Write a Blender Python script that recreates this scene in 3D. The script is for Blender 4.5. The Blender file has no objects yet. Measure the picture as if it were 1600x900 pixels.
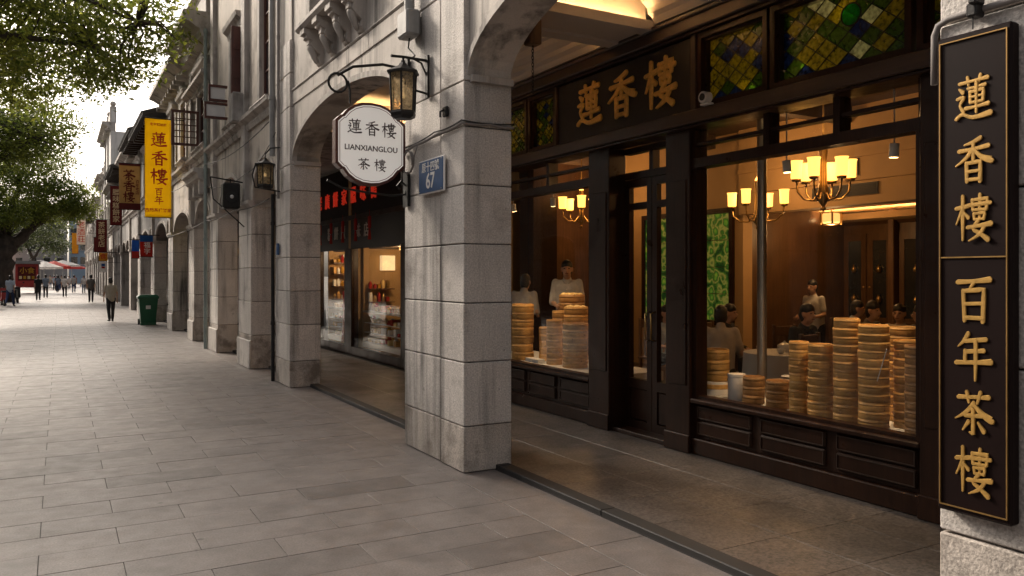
import bpy, bmesh, math, random
import numpy as np
from mathutils import Vector, Matrix
random.seed(11)
RNG = np.random.default_rng(11)
R = math.radians
sc = bpy.context.scene
COL = sc.collection

# ------------------------------------------------------------------ camera
cam = bpy.data.cameras.new('camera')
cam.sensor_width = 36.0
cam.lens = 28.125
cam.shift_y = -0.0125
cam.clip_start = 0.05
cam.clip_end = 3000
camo = bpy.data.objects.new('camera', cam)
COL.objects.link(camo)
camo.location = (0, 0, 1.7)
camo.rotation_euler = (R(90), 0, -R(29.4925))
sc.camera = camo

# ------------------------------------------------------------------ sky and sun
SUN_EL, SUN_AZ = 31.0, -22.0            # azimuth from +Y (down the street), minus = towards -X
w = bpy.data.worlds.new('World'); sc.world = w; w.use_nodes = True
nt = w.node_tree; nt.nodes.clear()
sky = nt.nodes.new('ShaderNodeTexSky'); sky.sky_type = 'NISHITA'
sky.sun_disc = False
sky.sun_elevation = R(SUN_EL); sky.sun_rotation = R(SUN_AZ)
sky.air_density = 1.0; sky.dust_density = 6.0; sky.ozone_density = 1.0
hs = nt.nodes.new('ShaderNodeHueSaturation'); hs.inputs['Saturation'].default_value = 0.30
tint = nt.nodes.new('ShaderNodeMix'); tint.data_type = 'RGBA'; tint.blend_type = 'MULTIPLY'
tint.inputs['Factor'].default_value = 1.0
tint.inputs['B'].default_value = (1.0, 0.94, 0.87, 1)
bg = nt.nodes.new('ShaderNodeBackground'); bg.inputs['Strength'].default_value = 0.142
wo = nt.nodes.new('ShaderNodeOutputWorld')
nt.links.new(sky.outputs[0], hs.inputs['Color'])
nt.links.new(hs.outputs[0], tint.inputs['A'])
nt.links.new(tint.outputs['Result'], bg.inputs['Color'])
nt.links.new(bg.outputs[0], wo.inputs[0])
sun = bpy.data.lights.new('sun', 'SUN'); sun.energy = 2.4; sun.angle = R(9); sun.color = (1.0, 0.87, 0.72)
suno = bpy.data.objects.new('sun', sun); COL.objects.link(suno)
suno.rotation_euler = (R(90 - SUN_EL), 0, R(180) - R(SUN_AZ))
suno.location = (-20, 60, 40)
sc.view_settings.view_transform = 'Standard'; sc.view_settings.look = 'None'
sc.view_settings.exposure = 0.70; sc.view_settings.gamma = 1.0
sc.view_settings.use_curve_mapping = False
cy = sc.cycles
cy.use_denoising = True
cy.max_bounces = 7; cy.volume_bounces = 0; cy.diffuse_bounces = 3; cy.glossy_bounces = 3; cy.transmission_bounces = 4
cy.transparent_max_bounces = 12; cy.sample_clamp_indirect = 4.0; cy.caustics_reflective = False; cy.caustics_refractive = False

# ------------------------------------------------------------------ materials
MATS = {}
def mat(name, color, rough=0.6, metal=0.0, var=0.12, scale=3.0, speck=0.0, sscale=220.0, bump=0.0, bscale=40.0,
        rnd=0.0, streak=0.0, emit=None, estr=0.0, spec=0.5, local=False, grain=None, rvar=0.0, stain=None, island=False, trans=0.0, spots=0.0, odd=0.0):
    if name in MATS: return MATS[name]
    m = bpy.data.materials.new(name); m.use_nodes = True
    t = m.node_tree; N = t.nodes; L = t.links
    b = N['Principled BSDF']
    b.inputs['Roughness'].default_value = rough; b.inputs['Metallic'].default_value = metal
    b.inputs['Specular IOR Level'].default_value = spec
    if local: src = N.new('ShaderNodeTexCoord').outputs['Object']
    else: src = N.new('ShaderNodeNewGeometry').outputs['Position']
    def noise(sv, detail=4.0, mp=None, rg=0.6):
        n = N.new('ShaderNodeTexNoise'); n.inputs['Scale'].default_value = sv
        n.inputs['Detail'].default_value = detail; n.inputs['Roughness'].default_value = rg
        if mp:
            q = N.new('ShaderNodeMapping'); q.inputs['Scale'].default_value = mp
            L.new(src, q.inputs['Vector']); L.new(q.outputs[0], n.inputs['Vector'])
        else: L.new(src, n.inputs['Vector'])
        return n.outputs['Fac']
    def rng(fac, a, c, lo, hi):
        r = N.new('ShaderNodeMapRange'); r.clamp = True
        L.new(fac, r.inputs['Value'])
        for k, v in (('From Min', a), ('From Max', c), ('To Min', lo), ('To Max', hi)): r.inputs[k].default_value = v
        return r.outputs[0]
    def mul(a, c):
        q = N.new('ShaderNodeMath'); q.operation = 'MULTIPLY'
        L.new(a, q.inputs[0])
        if isinstance(c, float): q.inputs[1].default_value = c
        else: L.new(c, q.inputs[1])
        return q.outputs[0]
    fac = rng(noise(scale), 0.3, 0.7, 1 - var, 1 + var)
    if speck: fac = mul(fac, rng(noise(sscale, 2.0), 0.32, 0.68, 1 - speck, 1 + speck))
    if streak:
        st = rng(noise(1.0, 6.0, (4.5, 4.5, 0.30)), 0.47, 0.66, 0.0, streak)
        st = mul(st, rng(noise(.55, 3.0), 0.42, 0.60, 0.10, 1.0))
        iv = N.new('ShaderNodeMath'); iv.operation = 'SUBTRACT'; iv.inputs[0].default_value = 1.0; L.new(st, iv.inputs[1])
        fac = mul(fac, iv.outputs[0])
    if grain: fac = mul(fac, rng(noise(1.0, 4.0, grain), 0.3, 0.7, 0.72, 1.25))
    if rnd:
        oi = N.new('ShaderNodeObjectInfo')
        v = oi.outputs['Random']
        if island:
            g = N.new('ShaderNodeNewGeometry'); ad = N.new('ShaderNodeMath'); ad.operation = 'ADD'
            L.new(v, ad.inputs[0]); L.new(g.outputs['Random Per Island'], ad.inputs[1])
            fr = N.new('ShaderNodeMath'); fr.operation = 'FRACT'; L.new(ad.outputs[0], fr.inputs[0]); v = fr.outputs[0]
        if odd: fac = mul(fac, rng(v, .90, .93, 1.0, 1 - odd))
        fac = mul(fac, rng(v, 0, 1, 1 - rnd, 1 + rnd))
    if spots:
        for sv, th in ((1.7, .045), (4.5, .05)):
            vo = N.new('ShaderNodeTexVoronoi'); vo.inputs['Scale'].default_value = sv; L.new(src, vo.inputs['Vector'])
            fac = mul(fac, rng(vo.outputs['Distance'], th*.6, th, 1 - spots, 1.0))
        fac = mul(fac, rng(noise(14.0, 8.0, None, .75), .58, .70, 1.0, 1 - spots*.45))
    mx = N.new('ShaderNodeMix'); mx.data_type = 'RGBA'; mx.blend_type = 'MULTIPLY'; mx.inputs['Factor'].default_value = 1
    mx.inputs['A'].default_value = (*color, 1)
    cb = N.new('ShaderNodeCombineColor')
    for i in range(3): L.new(fac, cb.inputs[i])
    L.new(cb.outputs[0], mx.inputs['B'])
    out = mx.outputs['Result']
    if stain:
        m2 = N.new('ShaderNodeMix'); m2.data_type = 'RGBA'
        m2.inputs['B'].default_value = (*stain[0], 1)
        L.new(rng(noise(stain[1], 6.0), stain[2], stain[2] + .14, 0, stain[3]), m2.inputs['Factor'])
        L.new(out, m2.inputs['A']); out = m2.outputs['Result']
    L.new(out, b.inputs['Base Color'])
    if rvar: L.new(rng(noise(scale * 1.7 + .3), 0.3, 0.7, rough - rvar, rough + rvar), b.inputs['Roughness'])
    if bump:
        bp = N.new('ShaderNodeBump'); bp.inputs['Strength'].default_value = bump; bp.inputs['Distance'].default_value = 0.01
        L.new(noise(bscale, 3.0), bp.inputs['Height']); L.new(bp.outputs[0], b.inputs['Normal'])
    if emit:
        b.inputs['Emission Color'].default_value = (*emit, 1); b.inputs['Emission Strength'].default_value = estr
    if trans:
        tr = N.new('ShaderNodeBsdfTranslucent'); L.new(out, tr.inputs[0])
        ms = N.new('ShaderNodeMixShader'); ms.inputs[0].default_value = trans
        L.new(b.outputs[0], ms.inputs[1]); L.new(tr.outputs[0], ms.inputs[2]); L.new(ms.outputs[0], N['Material Output'].inputs[0])
    MATS[name] = m
    return m

def glass_mat(name, tint=(1, 1, 1), refl=0.06, rough=0.0, opaque=0.0, col=(.5, .5, .5), pattern=0.0):
    """thin window glass: see-through with a fresnel-weighted mirror; opaque>0 adds light-scattering coloured glass"""
    m = bpy.data.materials.new(name); m.use_nodes = True
    t = m.node_tree; N = t.nodes; L = t.links; N.clear()
    o = N.new('ShaderNodeOutputMaterial')
    tr = N.new('ShaderNodeBsdfTransparent'); tr.inputs[0].default_value = (*tint, 1)
    gl = N.new('ShaderNodeBsdfGlossy'); gl.inputs['Roughness'].default_value = rough
    last = tr.outputs[0]
    if opaque:
        tl = N.new('ShaderNodeBsdfTranslucent'); tl.inputs[0].default_value = (*col, 1)
        g = N.new('ShaderNodeNewGeometry')
        n = N.new('ShaderNodeTexNoise'); n.inputs['Scale'].default_value = 26; n.inputs['Detail'].default_value = 3
        L.new(g.outputs['Position'], n.inputs['Vector'])
        r = N.new('ShaderNodeMapRange'); L.new(n.outputs['Fac'], r.inputs[0])
        r.inputs['From Min'].default_value = .35; r.inputs['From Max'].default_value = .65
        r.inputs['To Min'].default_value = opaque - .25; r.inputs['To Max'].default_value = opaque + .2
        ms = N.new('ShaderNodeMixShader'); L.new(r.outputs[0], ms.inputs[0]); L.new(last, ms.inputs[1]); L.new(tl.outputs[0], ms.inputs[2])
        last = ms.outputs[0]
        bp = N.new('ShaderNodeBump'); bp.inputs['Strength'].default_value = .6; bp.inputs['Distance'].default_value = .01
        L.new(n.outputs['Fac'], bp.inputs['Height']); L.new(bp.outputs[0], gl.inputs['Normal'])
    lw = N.new('ShaderNodeLayerWeight'); lw.inputs['Blend'].default_value = .5
    pw = N.new('ShaderNodeMath'); pw.operation = 'POWER'; pw.inputs[1].default_value = 5.0; L.new(lw.outputs['Facing'], pw.inputs[0])
    mm = N.new('ShaderNodeMath'); mm.operation = 'MULTIPLY_ADD'; mm.inputs[1].default_value = .30; mm.inputs[2].default_value = refl
    mm.use_clamp = True
    L.new(pw.outputs[0], mm.inputs[0])
    mx = N.new('ShaderNodeMixShader'); L.new(mm.outputs[0], mx.inputs[0]); L.new(last, mx.inputs[1]); L.new(gl.outputs[0], mx.inputs[2])
    L.new(mx.outputs[0], o.inputs[0])
    MATS[name] = m
    return m

def leaf_mat(name, c1, c2, tl=0.45):
    m = bpy.data.materials.new(name); m.use_nodes = True
    t = m.node_tree; N = t.nodes; L = t.links
    b = N['Principled BSDF']; b.inputs['Roughness'].default_value = .5; b.inputs['Specular IOR Level'].default_value = .3
    g = N.new('ShaderNodeNewGeometry')
    n = N.new('ShaderNodeTexNoise'); n.inputs['Scale'].default_value = .45; n.inputs['Detail'].default_value = 2
    L.new(g.outputs['Position'], n.inputs['Vector'])
    ad = N.new('ShaderNodeMath'); ad.operation = 'MULTIPLY_ADD'; ad.inputs[1].default_value = .6
    L.new(g.outputs['Random Per Island'], ad.inputs[0])
    r = N.new('ShaderNodeMapRange'); L.new(n.outputs['Fac'], r.inputs[0]); r.inputs['From Min'].default_value = .35; r.inputs['From Max'].default_value = .65
    r.inputs['To Max'].default_value = .5
    L.new(r.outputs[0], ad.inputs[2])
    mx = N.new('ShaderNodeMix'); mx.data_type = 'RGBA'; mx.inputs['A'].default_value = (*c1, 1); mx.inputs['B'].default_value = (*c2, 1)
    L.new(ad.outputs[0], mx.inputs['Factor'])
    L.new(mx.outputs['Result'], b.inputs['Base Color'])
    tr = N.new('ShaderNodeBsdfTranslucent'); L.new(mx.outputs['Result'], tr.inputs[0])
    ms = N.new('ShaderNodeMixShader'); ms.inputs[0].default_value = tl
    L.new(b.outputs[0], ms.inputs[1]); L.new(tr.outputs[0], ms.inputs[2])
    L.new(ms.outputs[0], N['Material Output'].inputs[0])
    MATS[name] = m
    return m

mat('paving', (.182, .160, .151), .48, var=.2, scale=3.2, speck=.22, sscale=80, bump=.14, bscale=120, rnd=.07, island=True, spots=.5, odd=.28, rvar=.1,
    stain=((.085, .075, .072), .7, .58, .55))
mat('paving_joint', (.05, .046, .043), .9, var=.2)
mat('arcade_tile', (.092, .079, .072), .44, var=.25, scale=1.2, speck=.62, sscale=48, bump=.1, bscale=90, rnd=.10, island=True, rvar=.1,
    stain=((.06, .045, .04), .8, .6, .55))
mat('dark_granite', (.022, .02, .019), .7, var=.2, speck=.3, bump=.05)
mat('earth', (.13, .12, .11), .9, var=.2, scale=.3)
mat('granite', (.54, .50, .465), .72, var=.12, scale=1.6, speck=.26, sscale=75, bump=.6, bscale=60, rnd=.13, streak=.8, spots=.35,
    stain=((.11, .088, .07), 1.5, .57, .6))
mat('granite_dirty', (.46, .41, .365), .8, var=.2, scale=2.2, speck=.3, sscale=75, bump=.5, bscale=60, rnd=.1, streak=.6, stain=((.11, .085, .065), 2.6, .5, .7))
mat('mortar', (.07, .06, .055), .9)
mat('plaster', (.52, .475, .43), .8, var=.14, scale=1.1, speck=.07, sscale=90, bump=.35, bscale=45, streak=.85, spots=.3,
    stain=((.12, .10, .085), 1.4, .54, .6))
mat('plaster_warm', (.48, .425, .37), .82, var=.16, scale=.9, speck=.06, bump=.2, bscale=35, streak=.75, stain=((.12, .095, .08), 1.1, .54, .6))
mat('plaster_grey', (.39, .365, .345), .82, var=.16, scale=.8, speck=.08, bump=.2, bscale=35, streak=.75, stain=((.10, .09, .08), 1.0, .54, .7))
mat('plaster_dark', (.20, .185, .175), .85, var=.2, scale=.8, bump=.2, bscale=35, streak=.6, stain=((.06, .055, .05), .8, .56, .7))
mat('plaster_white', (.58, .56, .54), .8, var=.1, scale=.8, bump=.1, streak=.35)
mat('moulding', (.45, .41, .375), .8, var=.15, scale=2.0, speck=.1, bump=.25, bscale=60, streak=.75, stain=((.11, .095, .08), 2.2, .54, .65))
mat('ceiling_paint', (.52, .45, .38), .75, var=.08, scale=.8)
mat('old_tile', (.06, .055, .052), .85, var=.3, scale=2)
mat('wood', (.026, .0105, .0055), .38, var=.3, scale=2, grain=(30, 30, 1.2), bump=.06, bscale=90, spec=.22, rvar=.12)
mat('wood_lintel', (.040, .021, .013), .48, var=.2, scale=2, grain=(20, 1.0, 20), bump=.06, bscale=90)
mat('wood_red', (.085, .026, .018), .5, var=.25, scale=4, grain=(30, 30, 2))
mat('wood_mid', (.11, .055, .026), .45, var=.2, scale=3, grain=(20, 20, 1.5))
mat('board_black', (.008, .0055, .0045), .55, var=.2)
mat('board_maroon', (.008, .0028, .0024), .5, var=.15, scale=5, spec=.12)
mat('gold', (.50, .29, .075), .42, .4, var=.18, scale=30, bump=.12, bscale=160)
mat('gold_bright', (.80, .47, .11), .40, .3, var=.18, scale=30, bump=.12, bscale=160)
mat('gold_dull', (.32, .19, .065), .45, .7, var=.15, scale=20)
mat('iron', (.022, .021, .021), .5, .6, var=.3, scale=14, bump=.2, bscale=120)
mat('steel', (.42, .40, .37), .35, .9, var=.1)
mat('pipe_grey', (.27, .265, .26), .55, .1, var=.2, scale=4, streak=.4)
mat('pipe_green', (.27, .32, .305), .6, .1, var=.25, scale=4, streak=.4)
mat('wire', (.03, .028, .027), .6)
mat('wire_grey', (.22, .20, .19), .7)
mat('white_enamel', (.84, .81, .78), .35, var=.05, scale=6)
mat('white_plastic', (.66, .65, .63), .4, var=.05)
mat('sign_acrylic', (.85, .82, .78), .35, var=.03, emit=(1, .93, .85), estr=.17)  # faint glow added to keep the sign face white where it sits in shade
mat('red_brown_trim', (.075, .018, .013), .35, var=.15, scale=8)
mat('ink_red', (.12, .02, .018), .5)
mat('ink_dark', (.045, .018, .016), .5)
mat('enamel_blue', (.018, .075, .20), .35, var=.12, scale=12, stain=((.08, .07, .06), 9, .68, .5))
mat('banner_yellow', (.85, .62, .014), .75, var=.06, scale=3, local=True, trans=.5)
mat('banner_red_ink', (.50, .03, .015), .7)
mat('banner_tan', (.44, .30, .13), .8, trans=.4, var=.12, scale=4)
mat('banner_maroon', (.13, .015, .014), .8, trans=.4, var=.12, scale=4)
mat('banner_white', (.66, .58, .52), .8, trans=.4, var=.05)
mat('banner_red', (.50, .03, .02), .75, trans=.4, var=.1)
mat('banner_blue', (.02, .13, .45), .75, trans=.4, var=.1)
mat('banner_orange', (.60, .33, .03), .75, trans=.4, var=.1)
mat('cream_ink', (.62, .48, .28), .7)
mat('bin_green', (.004, .085, .035), .38, var=.12, scale=6, bump=.05)
mat('rubber', (.02, .02, .02), .8)
mat('bamboo', (.55, .315, .10), .5, var=.16, scale=14, rnd=.30, spots=.3, grain=(9, 9, 30), bump=.12, bscale=90)
mat('bamboo_dark', (.36, .19, .07), .55, var=.2, scale=14, rnd=.16, grain=(9, 9, 30), bump=.12, bscale=90)
mat('hoop', (.30, .16, .055), .5, var=.2, scale=20, rnd=.15)
mat('bun', (.72, .50, .20), .6, var=.12, scale=20)
mat('cloth_white', (.60, .57, .53), .85, var=.06)
mat('cream_wall', (.42, .265, .12), .7, var=.08, scale=1.5)
mat('ceiling_dark', (.05, .032, .022), .6, var=.2)
mat('floor_inside', (.05, .03, .02), .35, var=.25, scale=2)
mat('cabinet', (.085, .042, .018), .42, var=.2, scale=3, grain=(20, 20, 1.5))
mat('porcelain', (.62, .60, .57), .25, var=.05)
mat('lamp_shade', (.9, .72, .4), .5, emit=(1.0, .46, .09), estr=2.0, var=.05)
mat('lamp_shade_dim', (.9, .7, .4), .5, emit=(1.0, .50, .14), estr=.9, var=.05)
mat('cove_strip', (.9, .7, .4), .5, emit=(1.0, .62, .27), estr=58, var=.02)
mat('bulb', (.9, .8, .6), .5, emit=(1.0, .62, .25), estr=6, var=.02)
mat('candle_glow', (.8, .7, .5), .5, emit=(1.0, .7, .35), estr=.5, var=.02)
mat('transom_tube', (.9, .8, .6), .5, emit=(1.0, .74, .38), estr=4.2, var=.02)
mat('neon_red', (.6, .04, .02), .5, emit=(1.0, .05, .02), estr=.14, var=.05)
mat('brass', (.42, .27, .10), .32, .9, var=.15, scale=20)
mat('skin', (.42, .245, .16), .55, var=.06, scale=20)
mat('hair', (.010, .008, .007), .5, var=.3, scale=60)
mat('leather', (.03, .022, .018), .5)
mat('bark', (.055, .042, .033), .9, var=.35, scale=3, grain=(6, 6, .8), bump=.8, bscale=14)
mat('red_paint', (.34, .02, .016), .4, var=.2, scale=2)
mat('grey_sheet', (.20, .20, .20), .6, var=.15)
mat('canopy_red', (.50, .05, .04), .8, trans=.4)
mat('canopy_white', (.70, .68, .66), .8, trans=.4)
mat('facade_far', (.38, .36, .35), .85, var=.2, scale=.2)
mat('facade_far_blue', (.22, .28, .35), .85, var=.2, scale=.2)
mat('facade_far_pink', (.42, .30, .27), .85, var=.2, scale=.2)
mat('pane_dark', (.02, .022, .024), .12, var=.2, spec=.8)
mat('pane_warm', (.10, .055, .025), .2, var=.4, scale=6, spec=.6)
mat('white_glow', (.8, .62, .4), .6, emit=(1.0, .68, .34), estr=.55, var=.25, scale=5)
glass_mat('glass', (.95, .94, .92), .020)
glass_mat('lantern_glass', (.62, .55, .44), .05, opaque=.45, col=(.55, .47, .34))
glass_mat('sg_olive', (.30, .31, .05), .05, .05, .45, (.34, .32, .05))
glass_mat('sg_green', (.11, .20, .05), .05, .05, .45, (.13, .20, .05))
glass_mat('sg_blue', (.04, .06, .16), .05, .05, .4, (.06, .12, .32))
glass_mat('sg_amber', (.55, .36, .05), .05, .05, .5, (.8, .55, .08))
glass_mat('sg_emerald', (.08, .75, .42), .05, .05, .5, (.10, .85, .48))
glass_mat('sg_pale', (.45, .52, .42), .05, .05, .5, (.5, .56, .46))
mat('panel_green', (.06, .22, .04), .3, emit=(.20, .58, .05), estr=.09, var=.5, scale=4)
mat('panel_yellow', (.3, .3, .04), .3, emit=(.58, .58, .08), estr=.09, var=.5, scale=4)
mat('panel_dark', (.03, .09, .03), .3, emit=(.08, .25, .05), estr=.05, var=.5, scale=4)
def art_mat(name):
    m = bpy.data.materials.new(name); m.use_nodes = True
    t = m.node_tree; N = t.nodes; L = t.links; b = N['Principled BSDF']; b.inputs['Roughness'].default_value = .25
    g = N.new('ShaderNodeNewGeometry')
    v = N.new('ShaderNodeTexVoronoi'); v.inputs['Scale'].default_value = 6.5
    n = N.new('ShaderNodeTexNoise'); n.inputs['Scale'].default_value = 5; n.inputs['Detail'].default_value = 6
    L.new(g.outputs['Position'], v.inputs['Vector']); L.new(g.outputs['Position'], n.inputs['Vector'])
    ad = N.new('ShaderNodeMath'); ad.operation = 'MULTIPLY_ADD'; ad.inputs[1].default_value = .55; L.new(v.outputs['Distance'], ad.inputs[0]); L.new(n.outputs['Fac'], ad.inputs[2])
    r = N.new('ShaderNodeValToRGB'); L.new(ad.outputs[0], r.inputs[0])
    e = r.color_ramp.elements
    e[0].position = .42; e[0].color = (.30, .42, .05, 1); e[1].position = .95; e[1].color = (.015, .06, .012, 1)
    for p, c in ((.55, (.10, .30, .03, 1)), (.66, (.03, .12, .015, 1)), (.76, (.34, .36, .08, 1)), (.84, (.06, .18, .02, 1))):
        q = e.new(p); q.color = c
    L.new(r.outputs[0], b.inputs['Base Color']); L.new(r.outputs[0], b.inputs['Emission Color']); b.inputs['Emission Strength'].default_value = .17
    MATS[name] = m
art_mat('panel_art')
leaf_mat('leaf_near', (.06, .10, .02), (.30, .31, .05), .6)
leaf_mat('leaf_mid', (.052, .09, .02), (.25, .28, .05), .58)
leaf_mat('leaf_far', (.05, .075, .03), (.13, .15, .06), .40)
for i, c in enumerate([(.40, .35, .28), (.13, .115, .10), (.62, .60, .60), (.16, .20, .27), (.012, .012, .013), (.36, .42, .50), (.02, .022, .03),
                       (.58, .56, .55), (.025, .045, .12), (.018, .017, .018), (.52, .46, .40), (.30, .02, .02)]):
    mat('cloth_%d' % i, tuple(q*(.72 if i in (7, 10) else 1) for q in c), .85, var=.1, scale=8, bump=.15, bscale=30, local=True)

# ------------------------------------------------------------------ mesh builder
WL = {}
class MB:
    def __init__(s): s.v = []; s.f = []
    def quadbox(s, P):
        n = len(s.v); s.v += P
        s.f += [(n, n+3, n+2, n+1), (n+4, n+5, n+6, n+7), (n, n+1, n+5, n+4), (n+1, n+2, n+6, n+5), (n+2, n+3, n+7, n+6), (n+3, n, n+4, n+7)]
    def box(s, x0, y0, z0, x1, y1, z1):
        s.quadbox([(x0, y0, z0), (x1, y0, z0), (x1, y1, z0), (x0, y1, z0), (x0, y0, z1), (x1, y0, z1), (x1, y1, z1), (x0, y1, z1)]); return s
    def cbox(s, x0, y0, z0, x1, y1, z1, c=.008):
        lo, hi = (x0, y0, z0), (x1, y1, z1)
        idx = {}
        for sx in (0, 1):
            for sy in (0, 1):
                for sz in (0, 1):
                    sg = (sx, sy, sz)
                    for ax in range(3):
                        p = []
                        for k in range(3):
                            e = hi[k] if sg[k] else lo[k]
                            p.append(e if k == ax else (e - c if sg[k] else e + c))
                        idx[(sg, ax)] = len(s.v); s.v.append(tuple(p))
        for ax in range(3):
            a, b = [k for k in range(3) if k != ax]
            for d in (0, 1):
                q = []
                for (i, j) in ((0, 0), (1, 0), (1, 1), (0, 1)):
                    sg = [0, 0, 0]; sg[ax] = d; sg[a] = i; sg[b] = j; q.append(idx[(tuple(sg), ax)])
                s.f.append(tuple(q))
        for ax in range(3):
            a, b = [k for k in range(3) if k != ax]
            for i in (0, 1):
                for j in (0, 1):
                    g0 = [0, 0, 0]; g0[a] = i; g0[b] = j; g1 = list(g0); g1[ax] = 1
                    g0, g1 = tuple(g0), tuple(g1)
                    s.f.append((idx[(g0, a)], idx[(g1, a)], idx[(g1, b)], idx[(g0, b)]))
        for sx in (0, 1):
            for sy in (0, 1):
                for sz in (0, 1):
                    s.f.append(tuple(idx[((sx, sy, sz), ax)] for ax in range(3)))
        return s
    def tube(s, pts, r, n=8, cap=True):
        pts = [Vector(p) for p in pts]
        rs = r if isinstance(r, (list, tuple)) else [r] * len(pts)
        base = len(s.v); up = None
        for i, p in enumerate(pts):
            d = (pts[min(i+1, len(pts)-1)] - pts[max(i-1, 0)])
            if d.length < 1e-9: d = Vector((0, 0, 1))
            d.normalize()
            if up is None:
                up = Vector((0, 0, 1)) if abs(d.z) < .9 else Vector((1, 0, 0))
            a = d.cross(up)
            if a.length < 1e-4: a = d.cross(Vector((0, 1, 0.3)))
            a.normalize(); b = a.cross(d); up = b
            for k in range(n):
                t = 2 * math.pi * k / n
                s.v.append(tuple(p + (a * math.cos(t) + b * math.sin(t)) * rs[i]))
        for i in range(len(pts) - 1):
            for k in range(n):
                k2 = (k + 1) % n
                s.f.append((base+i*n+k, base+i*n+k2, base+(i+1)*n+k2, base+(i+1)*n+k))
        if cap:
            s.f.append(tuple(base+k for k in range(n))[::-1]); m = base + (len(pts)-1)*n
            s.f.append(tuple(m+k for k in range(n)))
        return s
    def lathe(s, prof, n=16, c=(0, 0, 0), closed=False):
        base = len(s.v); m = len(prof)
        for k in range(n):
            t = 2 * math.pi * k / n
            for (r, z) in prof: s.v.append((c[0] + r * math.cos(t), c[1] + r * math.sin(t), c[2] + z))
        for k in range(n):
            k2 = (k + 1) % n
            for i in range(m if closed else m - 1):
                j = (i + 1) % m
                s.f.append((base+k*m+i, base+k2*m+i, base+k2*m+j, base+k*m+j))
        if not closed:
            if prof[0][0] > 1e-6: s.f.append(tuple(base+k*m for k in range(n))[::-1])
            if prof[-1][0] > 1e-6: s.f.append(tuple(base+k*m+m-1 for k in range(n)))
        return s
    def prism(s, poly, O, U, V, N, t):
        """polygon (u,v) list, extruded by t along N from O"""
        O, U, V, N = Vector(O), Vector(U), Vector(V), Vector(N)
        b = len(s.v); n = len(poly)
        for (u, v) in poly: s.v.append(tuple(O + U*u + V*v))
        for (u, v) in poly: s.v.append(tuple(O + U*u + V*v + N*t))
        s.f.append(tuple(range(b, b+n))[::-1]); s.f.append(tuple(range(b+n, b+2*n)))
        for i in range(n):
            j = (i+1) % n
            s.f.append((b+i, b+j, b+n+j, b+n+i))
        return s
    def profile_y(s, prof, y0, y1):
        """closed (x,z) outline swept along Y"""
        return s.prism([(x, z) for x, z in prof], (0, y0, 0), (1, 0, 0), (0, 0, 1), (0, 1, 0), y1 - y0)
    def arch(s, y0, y1, zs, zc, zt, x0, x1, n=20):
        """wall between y0..y1 over an elliptical arch, from the springing zs to the top zt, x0..x1 thick"""
        c, h = (y0+y1)/2, (y1-y0)/2
        b = len(s.v)
        for i in range(n+1):
            t = math.pi * i / n
            y = c - h*math.cos(t); z = zs + (zc-zs)*math.sin(t)
            s.v += [(x0, y, z), (x0, y, zt), (x1, y, z), (x1, y, zt)]
        for i in range(n):
            a, q = b+4*i, b+4*i+4
            s.f += [(a, a+1, q+1, q), (a+2, q+2, q+3, a+3), (a, q, q+2, a+2), (a+1, a+3, q+3, q+1)]
        s.f += [(b, b+2, b+3, b+1), (b+4*n, b+4*n+1, b+4*n+3, b+4*n+2)]
        return s
    def archband(s, y0, y1, zs, zc, wd, x0, x1, n=20):
        """moulded band following the arch"""
        c, h = (y0+y1)/2, (y1-y0)/2
        b = len(s.v)
        for i in range(n+1):
            t = math.pi*i/n
            yi, zi = c-h*math.cos(t), zs+(zc-zs)*math.sin(t)
            yo, zo = c-(h+wd)*math.cos(t), zs+(zc-zs+wd)*math.sin(t)
            s.v += [(x0, yi, zi), (x0, yo, zo), (x1, yi, zi), (x1, yo, zo)]
        for i in range(n):
            a, q = b+4*i, b+4*i+4
            s.f += [(a, a+1, q+1, q), (a+2, q+2, q+3, a+3), (a, q, q+2, a+2), (a+1, a+3, q+3, q+1)]
        s.f += [(b, b+2, b+3, b+1), (b+4*n, b+4*n+1, b+4*n+3, b+4*n+2)]
        return s
    def ball(s, c, r, n=8, m=6, sc_=(1, 1, 1)):
        prof = [(r*math.sin(math.pi*i/m), -r*math.cos(math.pi*i/m)) for i in range(m+1)]
        b = len(s.v)
        for k in range(n):
            t = 2*math.pi*k/n
            for (q, z) in prof: s.v.append((c[0]+q*math.cos(t)*sc_[0], c[1]+q*math.sin(t)*sc_[1], c[2]+z*sc_[2]))
        for k in range(n):
            k2 = (k+1) % n
            for i in range(m): s.f.append((b+k*(m+1)+i, b+k2*(m+1)+i, b+k2*(m+1)+i+1, b+k*(m+1)+i+1))
        return s
    def capsule(s, p, q, r0, r1, n=10, m=4):
        p, q = Vector(p), Vector(q); d = q - p
        if d.length < 1e-6: d = Vector((0, 0, 1e-4))
        d.normalize()
        pts, rs = [], []
        for i in range(m+1):
            t = math.pi/2*i/m; pts.append(p - d*r0*math.cos(t)); rs.append(max(r0*math.sin(t), 1e-4))
        for i in range(m+1):
            t = math.pi/2*i/m; pts.append(q + d*r1*math.sin(t)); rs.append(max(r1*math.cos(t), 1e-4))
        return s.tube(pts, rs, n)
    def mesh(s, name, smooth=False, recalc=True):
        me = bpy.data.meshes.new(name)
        me.from_pydata([tuple(p) for p in s.v], [], s.f)
        if recalc:
            bm = bmesh.new(); bm.from_mesh(me); bmesh.ops.recalc_face_normals(bm, faces=bm.faces[:]); bm.to_mesh(me); bm.free()
        if smooth:
            me.polygons.foreach_set('use_smooth', [True]*len(me.polygons))
            if smooth == 'angle':
                try: me.set_sharp_from_angle(angle=R(40))
                except Exception: pass
        return me
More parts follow.
